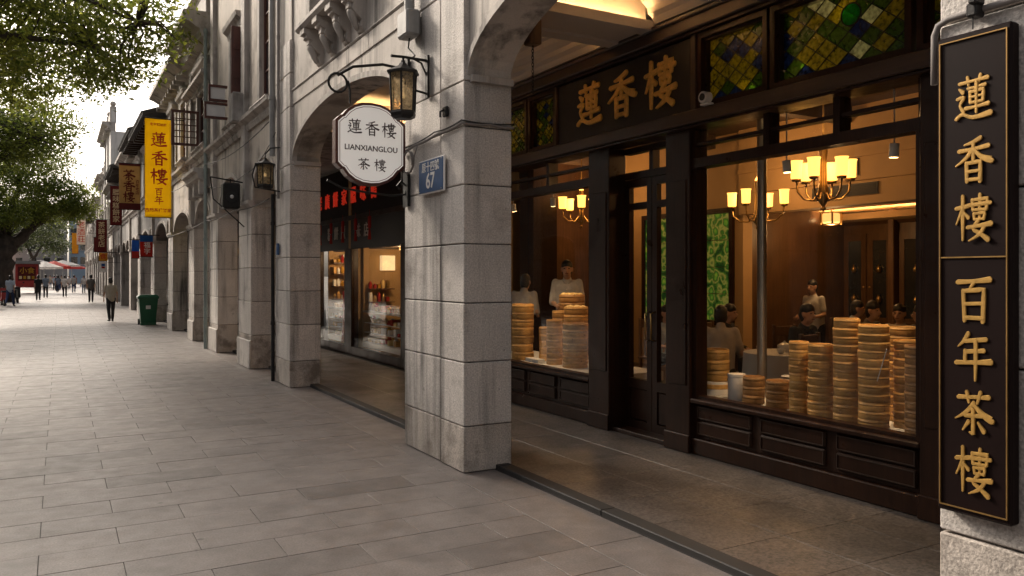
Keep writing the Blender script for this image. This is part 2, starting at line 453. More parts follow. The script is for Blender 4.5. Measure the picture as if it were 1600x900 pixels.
    def build(s, name, m, parent=None, smooth=False, label=None, cat=None, group=None, kind=None):
        a = np.array(s.v); lo, hi = a.min(0), a.max(0)
        o0 = Vector(((lo[0]+hi[0])/2, (lo[1]+hi[1])/2, lo[2] if parent is None else (lo[2]+hi[2])/2))
        s.v = [(p[0]-o0.x, p[1]-o0.y, p[2]-o0.z) for p in s.v]
        return place(name, s.mesh(name, smooth), m, o0, parent, label, cat, group, kind)

def tag(o, label=None, cat=None, group=None, kind=None):
    if label: o['label'] = label
    if cat: o['category'] = cat
    if group: o['group'] = group
    if kind: o['kind'] = kind
    return o
def place(name, me, m, wloc, parent=None, label=None, cat=None, group=None, kind=None):
    if m is not None and not me.materials: me.materials.append(MATS[m] if isinstance(m, str) else m)
    o = bpy.data.objects.new(name, me); COL.objects.link(o)
    wloc = Vector(wloc)
    if parent is not None:
        o.parent = parent; o.location = wloc - WL[parent.name]
    else: o.location = wloc
    WL[o.name] = wloc
    return tag(o, label, cat, group, kind)
def thing(name, label, cat, loc=(0, 0, 0), group=None, parent=None, kind=None):
    o = bpy.data.objects.new(name, None); COL.objects.link(o); o.empty_display_size = .1
    if parent is not None:
        o.parent = parent; o.location = Vector(loc) - WL[parent.name]
    else: o.location = loc
    WL[o.name] = Vector(loc)
    return tag(o, label, cat, group, kind)
def dup(root, loc, rotz=None, label=None, group=None, scale=None, parent=None):
    c = root.copy(); COL.objects.link(c)
    if parent is not None: c.parent = parent
    if loc is not None: c.location = loc
    if rotz is not None: c.rotation_euler = (0, 0, rotz)
    if scale is not None: c.scale = scale
    if label: c['label'] = label
    if group: c['group'] = group
    for ch in list(root.children): dup(ch, None, parent=c)
    return c
CACHE = {}
def block(parent, x0, y0, z0, x1, y1, z1, m='granite', name='stone_block', c=.008):
    d = (round(x1-x0, 3), round(y1-y0, 3), round(z1-z0, 3), m, c)
    if d not in CACHE:
        me = MB().cbox(-d[0]/2, -d[1]/2, -d[2]/2, d[0]/2, d[1]/2, d[2]/2, c).mesh(name); me.materials.append(MATS[m]); CACHE[d] = me
    return place(name, CACHE[d], None, ((x0+x1)/2, (y0+y1)/2, (z0+z1)/2), parent)
NTH = ['lowest', 'second from the bottom', 'third from the bottom', 'fourth from the bottom', 'fifth from the bottom', 'sixth from the bottom', 'seventh from the bottom',
       'eighth from the bottom', 'ninth from the bottom', 'tenth from the bottom', 'eleventh from the bottom', 'twelfth from the bottom']

# ------------------------------------------------------------------ lettering
STROKES = {
'蓮': [[(34,101,8),(37,82,6)], [(70,102,8),(63,82,6)], [(12,89,8),(50,91,6),(90,93,9)],
      [(12,77,5),(22,68,10)], [(6,55,7),(24,57,8),(14,40,6),(24,24,8)], [(3,10,8),(20,19,7),(50,9,8),(98,14,12)],
      [(36,75,7),(60,76,5),(84,78,8)], [(42,68,7),(43,42,7)], [(42,67,6),(79,69,8),(77,42,7)], [(43,55,5),(77,56,5)], [(43,43,6),(77,43,6)],
      [(30,31,8),(60,32,6),(93,35,9)], [(60,86,8),(60,55,7),(60,19,6)]],
'香': [[(70,99,9),(50,91,8),(26,86,4)], [(10,73,9),(50,75,7),(92,79,10)], [(50,91,8),(50,48,8)], [(48,74,9),(30,56,8),(2,40,3)], [(52,74,7),(72,56,10),(99,46,13),(103,49,2)],
      [(32,45,9),(33,2,8)], [(32,44,7),(70,46,9),(69,1,9)], [(33,25,7),(69,26,6)], [(33,7,7),(69,7,7)]],
'樓': [[(2,72,8),(38,77,9)], [(21,100,8),(21,50,9),(21,0,5)], [(20,70,8),(3,36,3)], [(25,62,5),(37,50,9)],
      [(69,101,8),(68,70,7),(68,46,7)], [(48,90,8),(50,66,7)], [(48,89,6),(89,91,8),(86,66,7)], [(40,78,8),(98,81,8)], [(50,67,6),(86,67,6)],
      [(53,59,7),(55,45,6)], [(53,58,5),(83,60,7),(80,45,6)], [(55,46,5),(80,46,5)],
      [(66,44,8),(52,25,8),(70,14,8),(92,-1,11)], [(84,32,8),(68,12,8),(40,-2,3)], [(36,28,8),(66,31,7),(101,35,11)]],
'百': [[(6,89,10),(50,91,8),(96,95,12)], [(54,92,9),(40,74,5)], [(22,71,9),(26,2,9)], [(22,69,8),(79,73,10),(76,1,10)], [(26,40,7),(76,42,7)], [(26,9,8),(76,9,8)]],
'年': [[(36,101,10),(24,84,8),(8,70,3)], [(28,83,8),(86,89,9)], [(28,59,8),(80,64,9)], [(28,62,9),(27,36,8)], [(2,33,9),(50,36,8),(99,40,12)], [(57,86,9),(57,40,9),(56,-4,5)]],
'茶': [[(8,85,9),(50,88,7),(93,91,10)], [(32,99,9),(38,75,6)], [(70,101,9),(61,75,6)], [(52,76,9),(32,54,9),(1,36,3)], [(50,74,7),(72,54,11),(100,41,14),(104,45,2)],
      [(28,45,8),(74,48,8)], [(50,60,9),(50,6,9),(40,9,3)], [(38,33,9),(22,12,4)], [(64,33,5),(80,14,11)]],
}
def glyph(mb, ch, O, U, V, N, size, depth=.012, fat=1.0):
    O, U, V, N = Vector(O), Vector(U), Vector(V), Vector(N); k = size / 100.0
    for si, st in enumerate(STROKES[ch]):
        P = []
        n = len(st)
        for i in range(n - 1):
            p0, p1, p2, p3 = st[max(i-1, 0)], st[i], st[i+1], st[min(i+2, n-1)]
            sharp = n == 3 and st[1][2] >= 7 and abs((st[1][0]-st[0][0])*(st[2][0]-st[1][0])+(st[1][1]-st[0][1])*(st[2][1]-st[1][1])) < .35*math.hypot(st[1][0]-st[0][0], st[1][1]-st[0][1])*math.hypot(st[2][0]-st[1][0], st[2][1]-st[1][1])
            for j in range(4):
                t = j/4
                if sharp: q = [p1[c]+(p2[c]-p1[c])*t for c in range(3)]
                else: q = [.5*((2*p1[c])+(-p0[c]+p2[c])*t+(2*p0[c]-5*p1[c]+4*p2[c]-p3[c])*t*t+(-p0[c]+3*p1[c]-3*p2[c]+p3[c])*t**3) for c in range(3)]
                P.append(q)
        P.append(list(st[-1]))
        # brush ends
        d0 = Vector((P[0][0]-P[1][0], P[0][1]-P[1][1])); d0.normalize(); d1 = Vector((P[-1][0]-P[-2][0], P[-1][1]-P[-2][1])); d1.normalize()
        w0, w1 = P[0][2], P[-1][2]
        P = [[P[0][0]+d0.x*w0*.42, P[0][1]+d0.y*w0*.42, w0*.45]] + P + [[P[-1][0]+d1.x*w1*.40, P[-1][1]+d1.y*w1*.40, w1*.42]]
        b = len(mb.v); off = .0004*si
        for i, (x, y, wd) in enumerate(P):
            a = P[max(i-1, 0)]; c = P[min(i+1, len(P)-1)]
            tx, ty = c[0]-a[0], c[1]-a[1]; l = math.hypot(tx, ty) or 1
            nx, ny = -ty/l, tx/l; h = wd*.62*fat
            for (s_, dz) in ((-1, 0), (-.78, 1.0), (0, 1.06), (.78, 1.0), (1, 0)):
                q = O + U*((x+nx*h*s_)*k) + V*((y+ny*h*s_)*k) + N*(dz*depth+off)
                mb.v.append(tuple(q))
        for i in range(len(P)-1):
            for j in range(4): mb.f.append((b+5*i+j, b+5*i+j+1, b+5*i+5+j+1, b+5*i+5+j))
        e = b+5*(len(P)-1)
        mb.f.append(tuple(range(b, b+5))); mb.f.append(tuple(range(e, e+5)))
    return mb
TXT = {}
def text_mb(txt, O, U, V, N, size, depth=.004, align='CENTER', bold=0.0):
    cu = bpy.data.curves.new('t', 'FONT'); cu.body = txt; cu.size = size; cu.extrude = depth/2; cu.align_x = align; cu.align_y = 'CENTER'; cu.offset = bold
    cu.resolution_u = 3
    ob = bpy.data.objects.new('t', cu)
    me = bpy.data.meshes.new_from_object(ob)
    O, U, V, N = Vector(O), Vector(U), Vector(V), Vector(N)
    mb = MB()
    for v in me.vertices: mb.v.append(tuple(O + U*v.co.x + V*v.co.y + N*(v.co.z+depth/2)))
    for p in me.polygons: mb.f.append(tuple(p.vertices))
    bpy.data.objects.remove(ob); bpy.data.curves.remove(cu); bpy.data.meshes.remove(me)
    return mb
UX, UY, UZ = Vector((1, 0, 0)), Vector((0, 1, 0)), Vector((0, 0, 1))
STREET = (-UY, UZ, -UX)      # reads from the street
DOWN = (UX, UZ, -UY)         # reads from down the street, towards the camera
# ------------------------------------------------------------------ ground, paving
MB().box(-400, -120, -.5, 400, 900, -.03).build('ground', 'earth', kind='structure')
pav = MB().box(-9.0, -6, -.028, 3.32, 190, -.006).build('pavement', 'paving_joint', kind='structure')
SLX, SLY = .875, .375
rest = MB(); nslab = 0
rows = []
for r in range(-16, 360):
    y0 = .01 + r*SLY
    off = .765 if r % 2 == 0 else .33
    for k in range(-12, 4):
        x0 = off + k*SLX; x1 = x0 + SLX
        if x0 < -8.8: continue
        if x0 > 2.85: continue
        x1 = min(x1, 2.88)
        if x1 - x0 < .12: continue
        rows.append((x0, x1, y0, y0 + SLY))
def slab_view(x0, x1, y0, y1):
    x, y = (x0+x1)/2, (y0+y1)/2
    d = x*.4923 + y*.8704; u = x*.8704 - y*.4923
    if d < .8: return 0
    px = 800 + 1250*u/d; py = 430 + 1250*1.7/d
    if px < -60 or px > 1500 or py > 960: return 0
    return 1/d
rows.sort(key=lambda q: -slab_view(*q))
for i, (x0, x1, y0, y1) in enumerate(rows):
    if i < 290 and slab_view(x0, x1, y0, y1) > 0:
        o = block(pav, x0+.0026, y0+.0026, -.03, x1-.0026, y1-.0026, random.choice((0, 0, .001, -.001)), 'paving', 'paving_slab', .001)
    else:
        g = .0028; dz = random.choice((0, 0, .001, -.001))
        rest.quadbox([(x0+g, y0+g, -.03), (x1-g, y0+g, -.03), (x1-g, y1-g, -.03), (x0+g, y1-g, -.03), (x0+g, y0+g, dz), (x1-g, y0+g, dz), (x1-g, y1-g, dz), (x0+g, y1-g, dz)])
rest.build('paving_slab', 'paving', pav, kind='stuff')
far = MB().box(-9, 134.9, -.03, 2.88, 190, 0).build('far_paving', 'paving', pav)
# border slabs along the arcade
y = -4.0
while y < 70:
    ln = 1.16
    block(pav, 2.885, y+.003, -.03, 3.316, y+ln-.003, .0, 'paving', 'border_slab', .001)
    y += ln
# dark edging strip and arcade floor
arc = MB().box(3.32, -6, -.03, 5.6, 120, .006).build('arcade_floor', 'paving_joint', kind='structure')
y = -4.4
while y < 60:
    block(arc, 3.322, y+.002, -.03, 3.452, y+1.497, .045, 'dark_granite', 'edging_stone', .006); y += 1.5
rest = MB()
for r in range(-7, 90):
    for c in range(3):
        x0 = 3.455 + c*.585; y0 = r*.585 + .1
        if 1 < y0 < 21: block(arc, x0+.0015, y0+.0015, -.02, x0+.5835, y0+.5835, .03, 'arcade_tile', 'floor_tile', .0015)
        else: rest.box(x0+.0015, y0+.0015, -.02, x0+.5835, y0+.5835, .03)
rest.build('floor_tile', 'arcade_tile', arc, kind='stuff')

# ------------------------------------------------------------------ building helpers
FX = 3.01
def wall_open(y0, y1, z0, z1, x0, x1, ops):
    mb = MB(); y = y0
    for (a, b, c, d) in sorted(ops):
        if a > y: mb.box(x0, y, z0, x1, a, z1)
        if c > z0: mb.box(x0, a, z0, x1, b, c)
        if d < z1: mb.box(x0, a, d, x1, b, z1)
        y = b
    if y < y1: mb.box(x0, y, z0, x1, y1, z1)
    return mb
def pillar(root, y0, y1, z1, courses, split=None, m='granite', x0=FX, x1=3.48, plinth=False):
    p = MB().box(x0+.06, y0+.012, 0, x1-.012, y1-.012, z1-.004).build('pillar', 'mortar', root)
    cols = [(y0, y1)] if split is None else [(y0, split-.02), (split+.02, y1)]
    for ci, (a, b) in enumerate(cols):
        for i in range(len(courses)-1):
            g = .0045
            dx = random.uniform(0, .003) + (.012 if ci else 0)
            block(p, x0+round(dx, 3), a, courses[i]+g, x1, b, courses[i+1]-g, 'granite_dirty' if i == 0 and m == 'granite' else m, 'stone_block', .007)
    if plinth: block(p, x0-.035, y0-.025, .002, x0+.002, y1+.025, .52, m, 'plinth', .015)
    return p
def cornice(root, y0, y1, z, h, out, m='moulding', name='cornice', x=FX):
    pr = [(x+.3, z), (x-.02, z), (x-.05, z+h*.10), (x-.05, z+h*.22), (x-out*.35, z+h*.30), (x-out*.40, z+h*.50), (x-out*.55, z+h*.55), (x-out*.75, z+h*.66), (x-out, z+h*.74), (x-out, z+h*.94), (x-out+.04, z+h), (x+.3, z+h)]
    return MB().profile_y(pr, y0, y1).build(name, m, root)
def corbel(root, y, wd, z, h, out, x=FX, m='moulding'):
    """scrolled bracket under a ledge"""
    pr = [(x+.05, z), (x, z), (x-out*.12, z+h*.04), (x-out*.22, z+h*.14), (x-out*.18, z+h*.3), (x-out*.42, z+h*.42), (x-out*.60, z+h*.55), (x-out*.55, z+h*.68), (x-out*.85, z+h*.76), (x-out*.85, z+h*.84), (x-out, z+h*.86), (x-out, z+h), (x+.05, z+h)]
    o = MB().profile_y(pr, y-wd/2, y+wd/2).build('corbel', m, root)
    MB().cbox(x-out*.72, y-wd*.3, z+h*.56, x-out*.4, y+wd*.3, z+h*.78, .01).build('leaf_carving', m, o)
    MB().capsule((x-out*.3, y, z+h*.12), (x-out*.52, y, z+h*.48), wd*.16, wd*.30, 8, 3).build('leaf_carving', m, o, smooth=True)
    return o
def window(root, y0, y1, z0, z1, x=FX, frame='wood_red', surround='moulding', pane='pane_dark', cols=2, rws=3, pediment=False, sill=True, detail=True):
    d = .03
    wn = MB()
    fr = .05
    for (a, b) in ((y0, y0+fr), (y1-fr, y1)): wn.box(x+d, a, z0, x+d+.06, b, z1)
    wn.box(x+d, y0+fr, z0, x+d+.06, y1-fr, z0+fr); wn.box(x+d, y0+fr, z1-fr, x+d+.06, y1-fr, z1)
    iy = (y1-y0-2*fr)/cols; iz = (z1-z0-2*fr)/rws
    for c in range(1, cols): wn.box(x+d+.004, y0+fr+c*iy-.02, z0+fr, x+d+.056, y0+fr+c*iy+.02, z1-fr)
    for c in range(cols):
        for q in range(1, rws):
            wn.box(x+d+.008, y0+fr+c*iy+.021, z0+fr+q*iz-.015, x+d+.052, y0+fr+(c+1)*iy-.021, z0+fr+q*iz+.015)
    o = wn.build('window', frame, root)
    if detail:
        for c in range(cols):
            for q in range(rws):
                MB().box(x+d+.028, y0+fr+c*iy+.01, z0+fr+q*iz+.008, x+d+.034, y0+fr+(c+1)*iy-.01, z0+fr+(q+1)*iz-.008).build('pane', pane if random.random() > .25 else 'pane_warm', o)
    else: MB().box(x+d+.028, y0+.02, z0+.02, x+d+.034, y1-.02, z1-.02).build('pane', pane, o)
    if surround:
        for (a, b) in ((y0-.17, y0-.002), (y1+.002, y1+.17)):
            MB().cbox(x-.05, a, z0-.02, x+.05, b, z1+.05, .012).build('jamb', surround, o)
        MB().profile_y([(x+.05, z1+.052), (x-.05, z1+.052), (x-.07, z1+.14), (x-.15, z1+.20), (x-.17, z1+.28), (x+.05, z1+.28)], y0-.24, y1+.24).build('lintel', surround, o)
        if pediment:
            MB().prism([(y0-.26, z1+.282), (y1+.26, z1+.282), ((y0+y1)/2, z1+.62)], (x-.14, 0, 0), (0, 1, 0), (0, 0, 1), (1, 0, 0), .19).build('pediment', surround, o)
        if sill:
            MB().profile_y([(x+.05, z0-.03), (x-.16, z0-.03), (x-.18, z0-.07), (x-.10, z0-.14), (x-.06, z0-.20), (x+.05, z0-.20)], y0-.26, y1+.26).build('sill', surround, o)
    return o

# ------------------------------------------------------------------ the teahouse building
TEA = thing('teahouse_building', 'pale stone arcaded teahouse with dark wood shopfront nearest the camera', 'building', (3.2, 5, 0))
crs = [.002, .40, .95, 1.46, 1.97, 2.48, 2.98, 3.37, 4.24]
pillar(TEA, .45, 1.91, 3.44, [.002, .70, 1.36, 2.02, 2.68, 3.44])
pillar(TEA, 6.16, 7.54, 5.25, crs[:-1]+[4.24, 4.75, 5.25], 6.655)
pillar(TEA, 12.11, 13.06, 5.25, crs[:-1]+[4.24, 4.75, 5.25], 12.52)
pillar(TEA, -5.0, -3.9, 3.44, [.002, .9, 1.8, 2.6, 3.44])
AW = 3.065
for (a, b) in ((-3.9, .45), (1.91, 6.16), (7.54, 12.11)):
    MB().arch(a+.002, b-.002, 3.42, 4.04, 4.24, AW, 3.47, 28).build('arch_wall', 'plaster', TEA)
    MB().archband(a+.01, b-.01, 3.42, 4.03, .07, AW-.022, AW+.05, 28).build('arch_moulding', 'moulding', TEA)
    for y in (a, b):
        sgn = 1 if y == a else -1
        MB().box(AW+.004, min(y, y+sgn*.05), 3.36, 3.474, max(y, y+sgn*.05), 3.418).build('impost', 'moulding', TEA)
# wall above the arches
for (a, b) in ((-5.0, 6.158), (7.542, 12.108)):
    ops = [(9.05, 10.45, 5.05, 7.2)] if a > 5 else [(1.6, 3.0, 5.05, 7.2)]
    wall_open(a, b, 4.242, 8.6, AW, 3.42, ops).build('upper_wall', 'plaster', TEA)
MB().box(3.04, 6.162, 5.252, 3.42, 7.538, 8.6).build('upper_wall', 'plaster', TEA)
MB().box(3.04, 12.112, 5.252, 3.42, 13.1, 8.6).build('upper_wall', 'plaster', TEA)
for (a, b) in ((.46, 6.15), (7.55, 12.10)):
    y = a
    for i in range(4):
        l = (b-a)/4
        block(TEA, AW-.016, y+.002, 4.262, AW+.05, y+l-.002, 4.455, 'plaster', 'string_course_block', .005); y += l
    MB().profile_y([(AW+.05, 4.458), (AW-.02, 4.458), (AW-.035, 4.475), (AW-.02, 4.495), (AW+.05, 4.495)], a, b).build('string_moulding', 'moulding', TEA)
window(TEA, 9.05, 10.45, 5.05, 7.2, AW, 'wood_red', 'moulding', sill=False)
window(TEA, 1.6, 3.0, 5.05, 7.2, AW, 'wood_red', 'moulding', sill=False)
MB().profile_y([(AW+.02, 4.96), (AW-.26, 4.96), (AW-.30, 5.0), (AW-.30, 5.045), (AW+.02, 5.045)], 8.7, 10.85).build('balcony_ledge', 'moulding', TEA)
for y in (8.92, 9.45, 10.02, 10.6): corbel(TEA, y, .2, 4.5, .455, .27, AW)
for y in (9.0, 10.5): MB().cbox(AW-.22, y-.09, 5.05, AW-.02, y+.09, 7.3, .012).build('window_column', 'moulding', TEA)
cornice(TEA, -5.0, 13.1, 8.6, .6, .55, x=AW)
MB().box(3.43, -5, 4.52, 14, 16.5, 8.6).build('upper_floor_mass', 'plaster_grey', TEA)

# arcade ceiling with beams and lit coves
MB().box(3.43, -5, 4.45, 5.32, 13.0, 4.515).build('arcade_ceiling', 'ceiling_paint', TEA)
def beam(ya, yb):
    b = MB().box(3.48, ya, 4.10, 5.05, yb, 4.448).build('ceiling_beam', 'ceiling_paint', TEA)
    for sg, y in ((-1, ya), (1, yb)):
        MB().box(3.49, min(y, y+sg*.15), 4.07, 5.04, max(y, y+sg*.15), 4.105).build('cove_ledge', 'ceiling_paint', b)
        MB().box(3.49, min(y+sg*.15, y+sg*.165), 4.07, 5.04, max(y+sg*.15, y+sg*.165), 4.165).build('cove_lip', 'ceiling_paint', b)
        MB().box(3.55, y+sg*.075-.012, 4.108, 4.98, y+sg*.075+.012, 4.124).build('light_strip', 'cove_strip', b)
        MB().profile_y([(5.04, 4.40), (5.0, 4.40), (5.0, 4.444), (5.04, 4.444)], y-.01, y+.01)
for (a, b) in ((.9, 1.3), (6.24, 6.60), (12.3, 12.66)): beam(a, b)
# plaster cornice along the shop wall and along the arch wall
for (a, b) in ((1.35, 6.07), (6.78, 12.12)):
    MB().profile_y([(5.06, 4.13), (5.02, 4.13), (4.99, 4.19), (4.94, 4.22), (4.93, 4.27), (4.86, 4.32), (4.84, 4.38), (4.78, 4.40), (4.78, 4.446), (5.06, 4.446)], a, b).build('plaster_cornice', 'ceiling_paint', TEA)
    MB().profile_y([(3.475, 4.25), (3.53, 4.27), (3.56, 4.35), (3.64, 4.39), (3.64, 4.446), (3.475, 4.446)], a, b).build('plaster_cornice', 'ceiling_paint', TEA)
    for yy in ((a+b)/2-.9, (a+b)/2+.9):
        MB().tube([(4.2, yy, 4.447), (4.2, yy, 4.43)], .07, 16).build('downlight_ring', 'white_plastic', TEA)

# --------------------------------------------------- shopfront (part of the building)
S = 5.2
def post(y0, y1, x0=5.13, x1=5.36, z1=3.08, m='wood'):
    p = MB().cbox(x0, y0, .032, x1, y1, z1, .008).build('post', m, TEA)
    for z in (.06, .55):
        pass
    MB().cbox(x0-.012, y0+.04, .66, x0+.002, y1-.04, 2.6, .006).build('post_panel', m, p)
    MB().cbox(x0-.02, y0-.006, .033, x0+.01, y1+.006, .20, .006).build('post_base', m, p)
    return p
for (a, b) in ((3.14, 3.40), (5.70, 6.04), (6.96, 7.34), (10.2, 10.55)): post(a, b)
post(.6, 3.13, z1=3.08)
# lintel, frieze beam
MB().cbox(5.03, .6, 3.09, 5.34, 10.6, 3.215, .01).build('lintel', 'wood_lintel', TEA)
MB().cbox(5.06, .6, 3.065, 5.33, 10.6, 3.086, .004).build('lintel_moulding', 'wood', TEA)
MB().cbox(5.02, .6, 3.95, 5.34, 10.6, 4.12, .012).build('frieze_beam', 'wood_lintel', TEA)
MB().cbox(4.985, .6, 4.06, 5.03, 10.6, 4.10, .01).build('frieze_moulding', 'wood_lintel', TEA)
MB().cbox(5.06, .6, 3.92, 5.3, 10.6, 3.948, .004).build('frieze_fillet', 'wood', TEA)
def base_unit(y0, y1, n):
    b = MB().cbox(5.20, y0, .18, 5.40, y1, .53, .004).build('window_base', 'wood', TEA)
    MB().cbox(5.15, y0, .033, 5.40, y1, .178, .008).build('skirting', 'wood', b)
    MB().cbox(5.13, y0, .505, 5.41, y1, .548, .01).build('base_cap', 'wood', b)
    w_ = (y1-y0)/n
    for i in range(n):
        a, c = y0+i*w_+.05, y0+(i+1)*w_-.05
        for (z0, z1) in ((.21, .345), (.355, .49)):
            MB().cbox(5.180, a, z0, 5.202, c, z1, .012).build('base_panel', 'wood', b)
            t = .007
            fr = MB().box(5.172, a+.01, z0+.012, 5.183, c-.01, z0+.012+t).box(5.172, a+.01, z1-.012-t, 5.183, c-.01, z1-.012)
            fr.box(5.172, a+.01, z0+.012+t, 5.183, a+.01+t, z1-.012-t).box(5.172, c-.01-t, z0+.012+t, 5.183, c-.01, z1-.012-t)
            fr.build('panel_bead', 'wood_lintel', b)
def shop_window(y0, y1, mull, tr):
    f = MB()
    f.box(5.17, y0, .549, 5.29, y0+.05, 2.70); f.box(5.17, y1-.05, .549, 5.29, y1, 2.70)
    f.box(5.16, y0, 2.70, 5.30, y1, 2.79)
    f.box(5.18, y0+.05, .549, 5.28, y1-.05, .575)
    wn = f.build('shop_window', 'wood', TEA)
    MB().box(5.228, y0+.045, .57, 5.236, y1-.045, 2.705).build('pane', 'glass', wn)
    # transom with slatted vents
    ys = [y0] + tr + [y1]
    for i in range(len(ys)-1):
        a, b = ys[i]+.03, ys[i+1]-.03
        MB().box(5.226, a, 2.79, 5.234, b, 3.062).build('transom_pane', 'glass', wn)
        MB().box(5.18, a, 2.905, 5.27, b, 2.935).build('transom_bar', 'wood', wn)
    for yv in tr: MB().box(5.165, yv-.03, 2.79, 5.295, yv+.03, 3.063).build('transom_post', 'wood', wn)
    for i in (0, 1):
        yv = (y0, y1-.03)[i]
        MB().box(5.17, yv, 2.79, 5.29, yv+.03, 3.062).build('transom_post', 'wood', wn)
base_unit(3.402, 5.698, 3); base_unit(7.342, 10.198, 4)
shop_window(3.402, 5.698, [], [4.10, 4.80]); shop_window(7.342, 10.198, [], [8.25, 9.2])
# doors, set back behind the posts
for i, (a, b) in enumerate(((6.05, 6.495), (6.505, 6.95))):
    d = MB(); x0, x1 = 5.34, 5.40
    d.box(x0, a, .05, x1, a+.075, 2.72); d.box(x0, b-.075, .05, x1, b, 2.72)
    d.box(x0, a+.075, .05, x1, b-.075, .16); d.box(x0, a+.075, .50, x1, b-.075, .60); d.box(x0, a+.075, 2.40, x1, b-.075, 2.47); d.box(x0, a+.075, 2.64, x1, b-.075, 2.72)
    dr = d.build('door', 'wood', TEA)
    MB().cbox(x0+.012, a+.078, .162, x1-.012, b-.078, .498, .012).build('panel', 'wood', dr)
    MB().box(x0+.026, a+.07, .595, x0+.033, b-.07, 2.405).build('pane', 'glass', dr)
    MB().box(x0+.026, a+.07, 2.465, x0+.033, b-.07, 2.645).build('pane', 'glass', dr)
    yh = b-.04 if i == 0 else a+.04
    MB().tube([(x0-.002, yh, 1.02), (x0-.05, yh, 1.04), (x0-.05, yh, 1.30), (x0-.002, yh, 1.32)], .009, 8).build('handle', 'brass', dr, smooth=True)
dt = MB().box(5.33, 6.045, 2.725, 5.42, 6.955, 2.80).box(5.33, 6.045, 3.0, 5.42, 6.955, 3.063).box(5.33, 6.47, 2.80, 5.42, 6.53, 3.0).build('door_transom', 'wood', TEA)
for a, b, gm in ((6.045, 6.47, 'sg_pale'), (6.53, 6.955, 'sg_pale')):
    MB().box(5.37, a, 2.80, 5.376, b, 3.0).build('pane', 'glass', dt)
MB().cbox(5.16, 6.045, .031, 5.44, 6.955, .075, .006).build('door_sill', 'wood', TEA)
# stained glass above the lintel
def clip(poly, y0, y1, z0, z1):
    def cut(P, ins, inter):
        out = []
        for i in range(len(P)):
            a, b = P[i], P[(i+1) % len(P)]
            if ins(a): out.append(a)
            if ins(a) != ins(b): out.append(inter(a, b))
        return out
    def mk(ax, val, sg):
        return (lambda p: sg*(p[ax]-val) >= 0), (lambda a, b: tuple(a[k]+(b[k]-a[k])*((val-a[ax])/(b[ax]-a[ax])) for k in (0, 1)))
    for ax, val, sg in ((0, y0, 1), (0, y1, -1), (1, z0, 1), (1, z1, -1)):
        if len(poly) < 3: return []
        poly = cut(poly, *mk(ax, val, sg))
    return poly
def stained(y0, y1, z0, z1, step, pal, seed, rnd=None):
    rr = random.Random(seed)
    f = MB()
    for (k, fr, xo) in ((0, .05, 5.10), (1, .022, 5.14)):
        o_ = 0 if k == 0 else .05
        a, b, c, d = y0+o_, y1-o_, z0+o_, z1-o_
        x1 = 5.26 - .02*k
        f.box(xo, a, c, x1, a+fr, d); f.box(xo, b-fr, c, x1, b, d); f.box(xo, a+fr, c, x1, b-fr, c+fr); f.box(xo, a+fr, d-fr, x1, b-fr, d)
    wn = f.build('stained_glass_window', 'wood', TEA)
    a, b, c, d = y0+.07, y1-.07, z0+.07, z1-.07
    lead = MB(); h = step*.78
    for i in range(-12, 40):
        for j in range(-12, 40):
            cy_, cz = a + (i-j)*step*.5, c + (i+j)*h*.5 - 1.0
            P = clip([(cy_, cz-h/2), (cy_+step/2, cz), (cy_, cz+h/2), (cy_-step/2, cz)], a, b, c, d)
            if len(P) < 3: continue
            ar = abs(sum(P[q][0]*P[(q+1) % len(P)][1]-P[(q+1) % len(P)][0]*P[q][1] for q in range(len(P))))/2
            if ar < step*h*.02: continue
            MB().prism(P, (5.192+rr.uniform(-.002, .002), 0, 0), (0, 1, 0), (0, 0, 1), (1, 0, 0), .005).build('glass_pane', rr.choice(pal), wn)
            for q in range(len(P)):
                p0, p1 = P[q], P[(q+1) % len(P)]
                if p0[0] < p1[0]: lead.tube([(5.187, p0[0], p0[1]), (5.187, p1[0], p1[1])], .005, 5)
    lead.build('lead_came', 'iron', wn)
    if rnd:
        cy_, cz, r = rnd
        MB().tube([(5.176, cy_, cz), (5.183, cy_, cz)], r, 20).build('round_pane', 'sg_emerald', wn)
        tor = MB(); tor.tube([(5.178, cy_+r*math.cos(t*math.pi/12), cz+r*math.sin(t*math.pi/12)) for t in range(25)], .008, 6); tor.build('lead_ring', 'iron', wn)
G_ = ['sg_olive']*6+['sg_green']*4+['sg_blue']
stained(3.44, 4.70, 3.22, 3.915, .20, ['sg_olive']*6+['sg_green']*5+['sg_blue']*2+['sg_pale'], 3, (3.98, 3.66, .085))
stained(4.73, 5.56, 3.22, 3.915, .185, ['sg_olive']*7+['sg_blue']*4+['sg_green'], 5)
stained(7.98, 8.62, 3.22, 3.915, .135, G_, 8)
stained(8.65, 9.5, 3.22, 3.915, .135, G_, 9)
stained(9.53, 10.3, 3.22, 3.915, .135, G_, 10)
stained(2.0, 3.40, 3.22, 3.915, .20, G_, 12)
MB().box(5.12, .6, 3.216, 5.26, 1.99, 3.92).build('frieze_panel', 'wood', TEA)
MB().box(5.12, 10.31, 3.216, 5.26, 10.6, 3.92).build('frieze_panel', 'wood', TEA)
MB().box(5.14, 5.57, 3.216, 5.26, 7.97, 3.92).build('frieze_panel', 'wood', TEA)
for y in (5.60,): MB().cbox(5.08, y-.035, 3.217, 5.14, y+.035, 3.918, .006).build('frieze_post', 'wood_lintel', TEA)
for y in (7.955,): MB().cbox(5.08, y-.02, 3.217, 5.14, y+.02, 3.918, .006).build('frieze_post', 'wood_lintel', TEA)

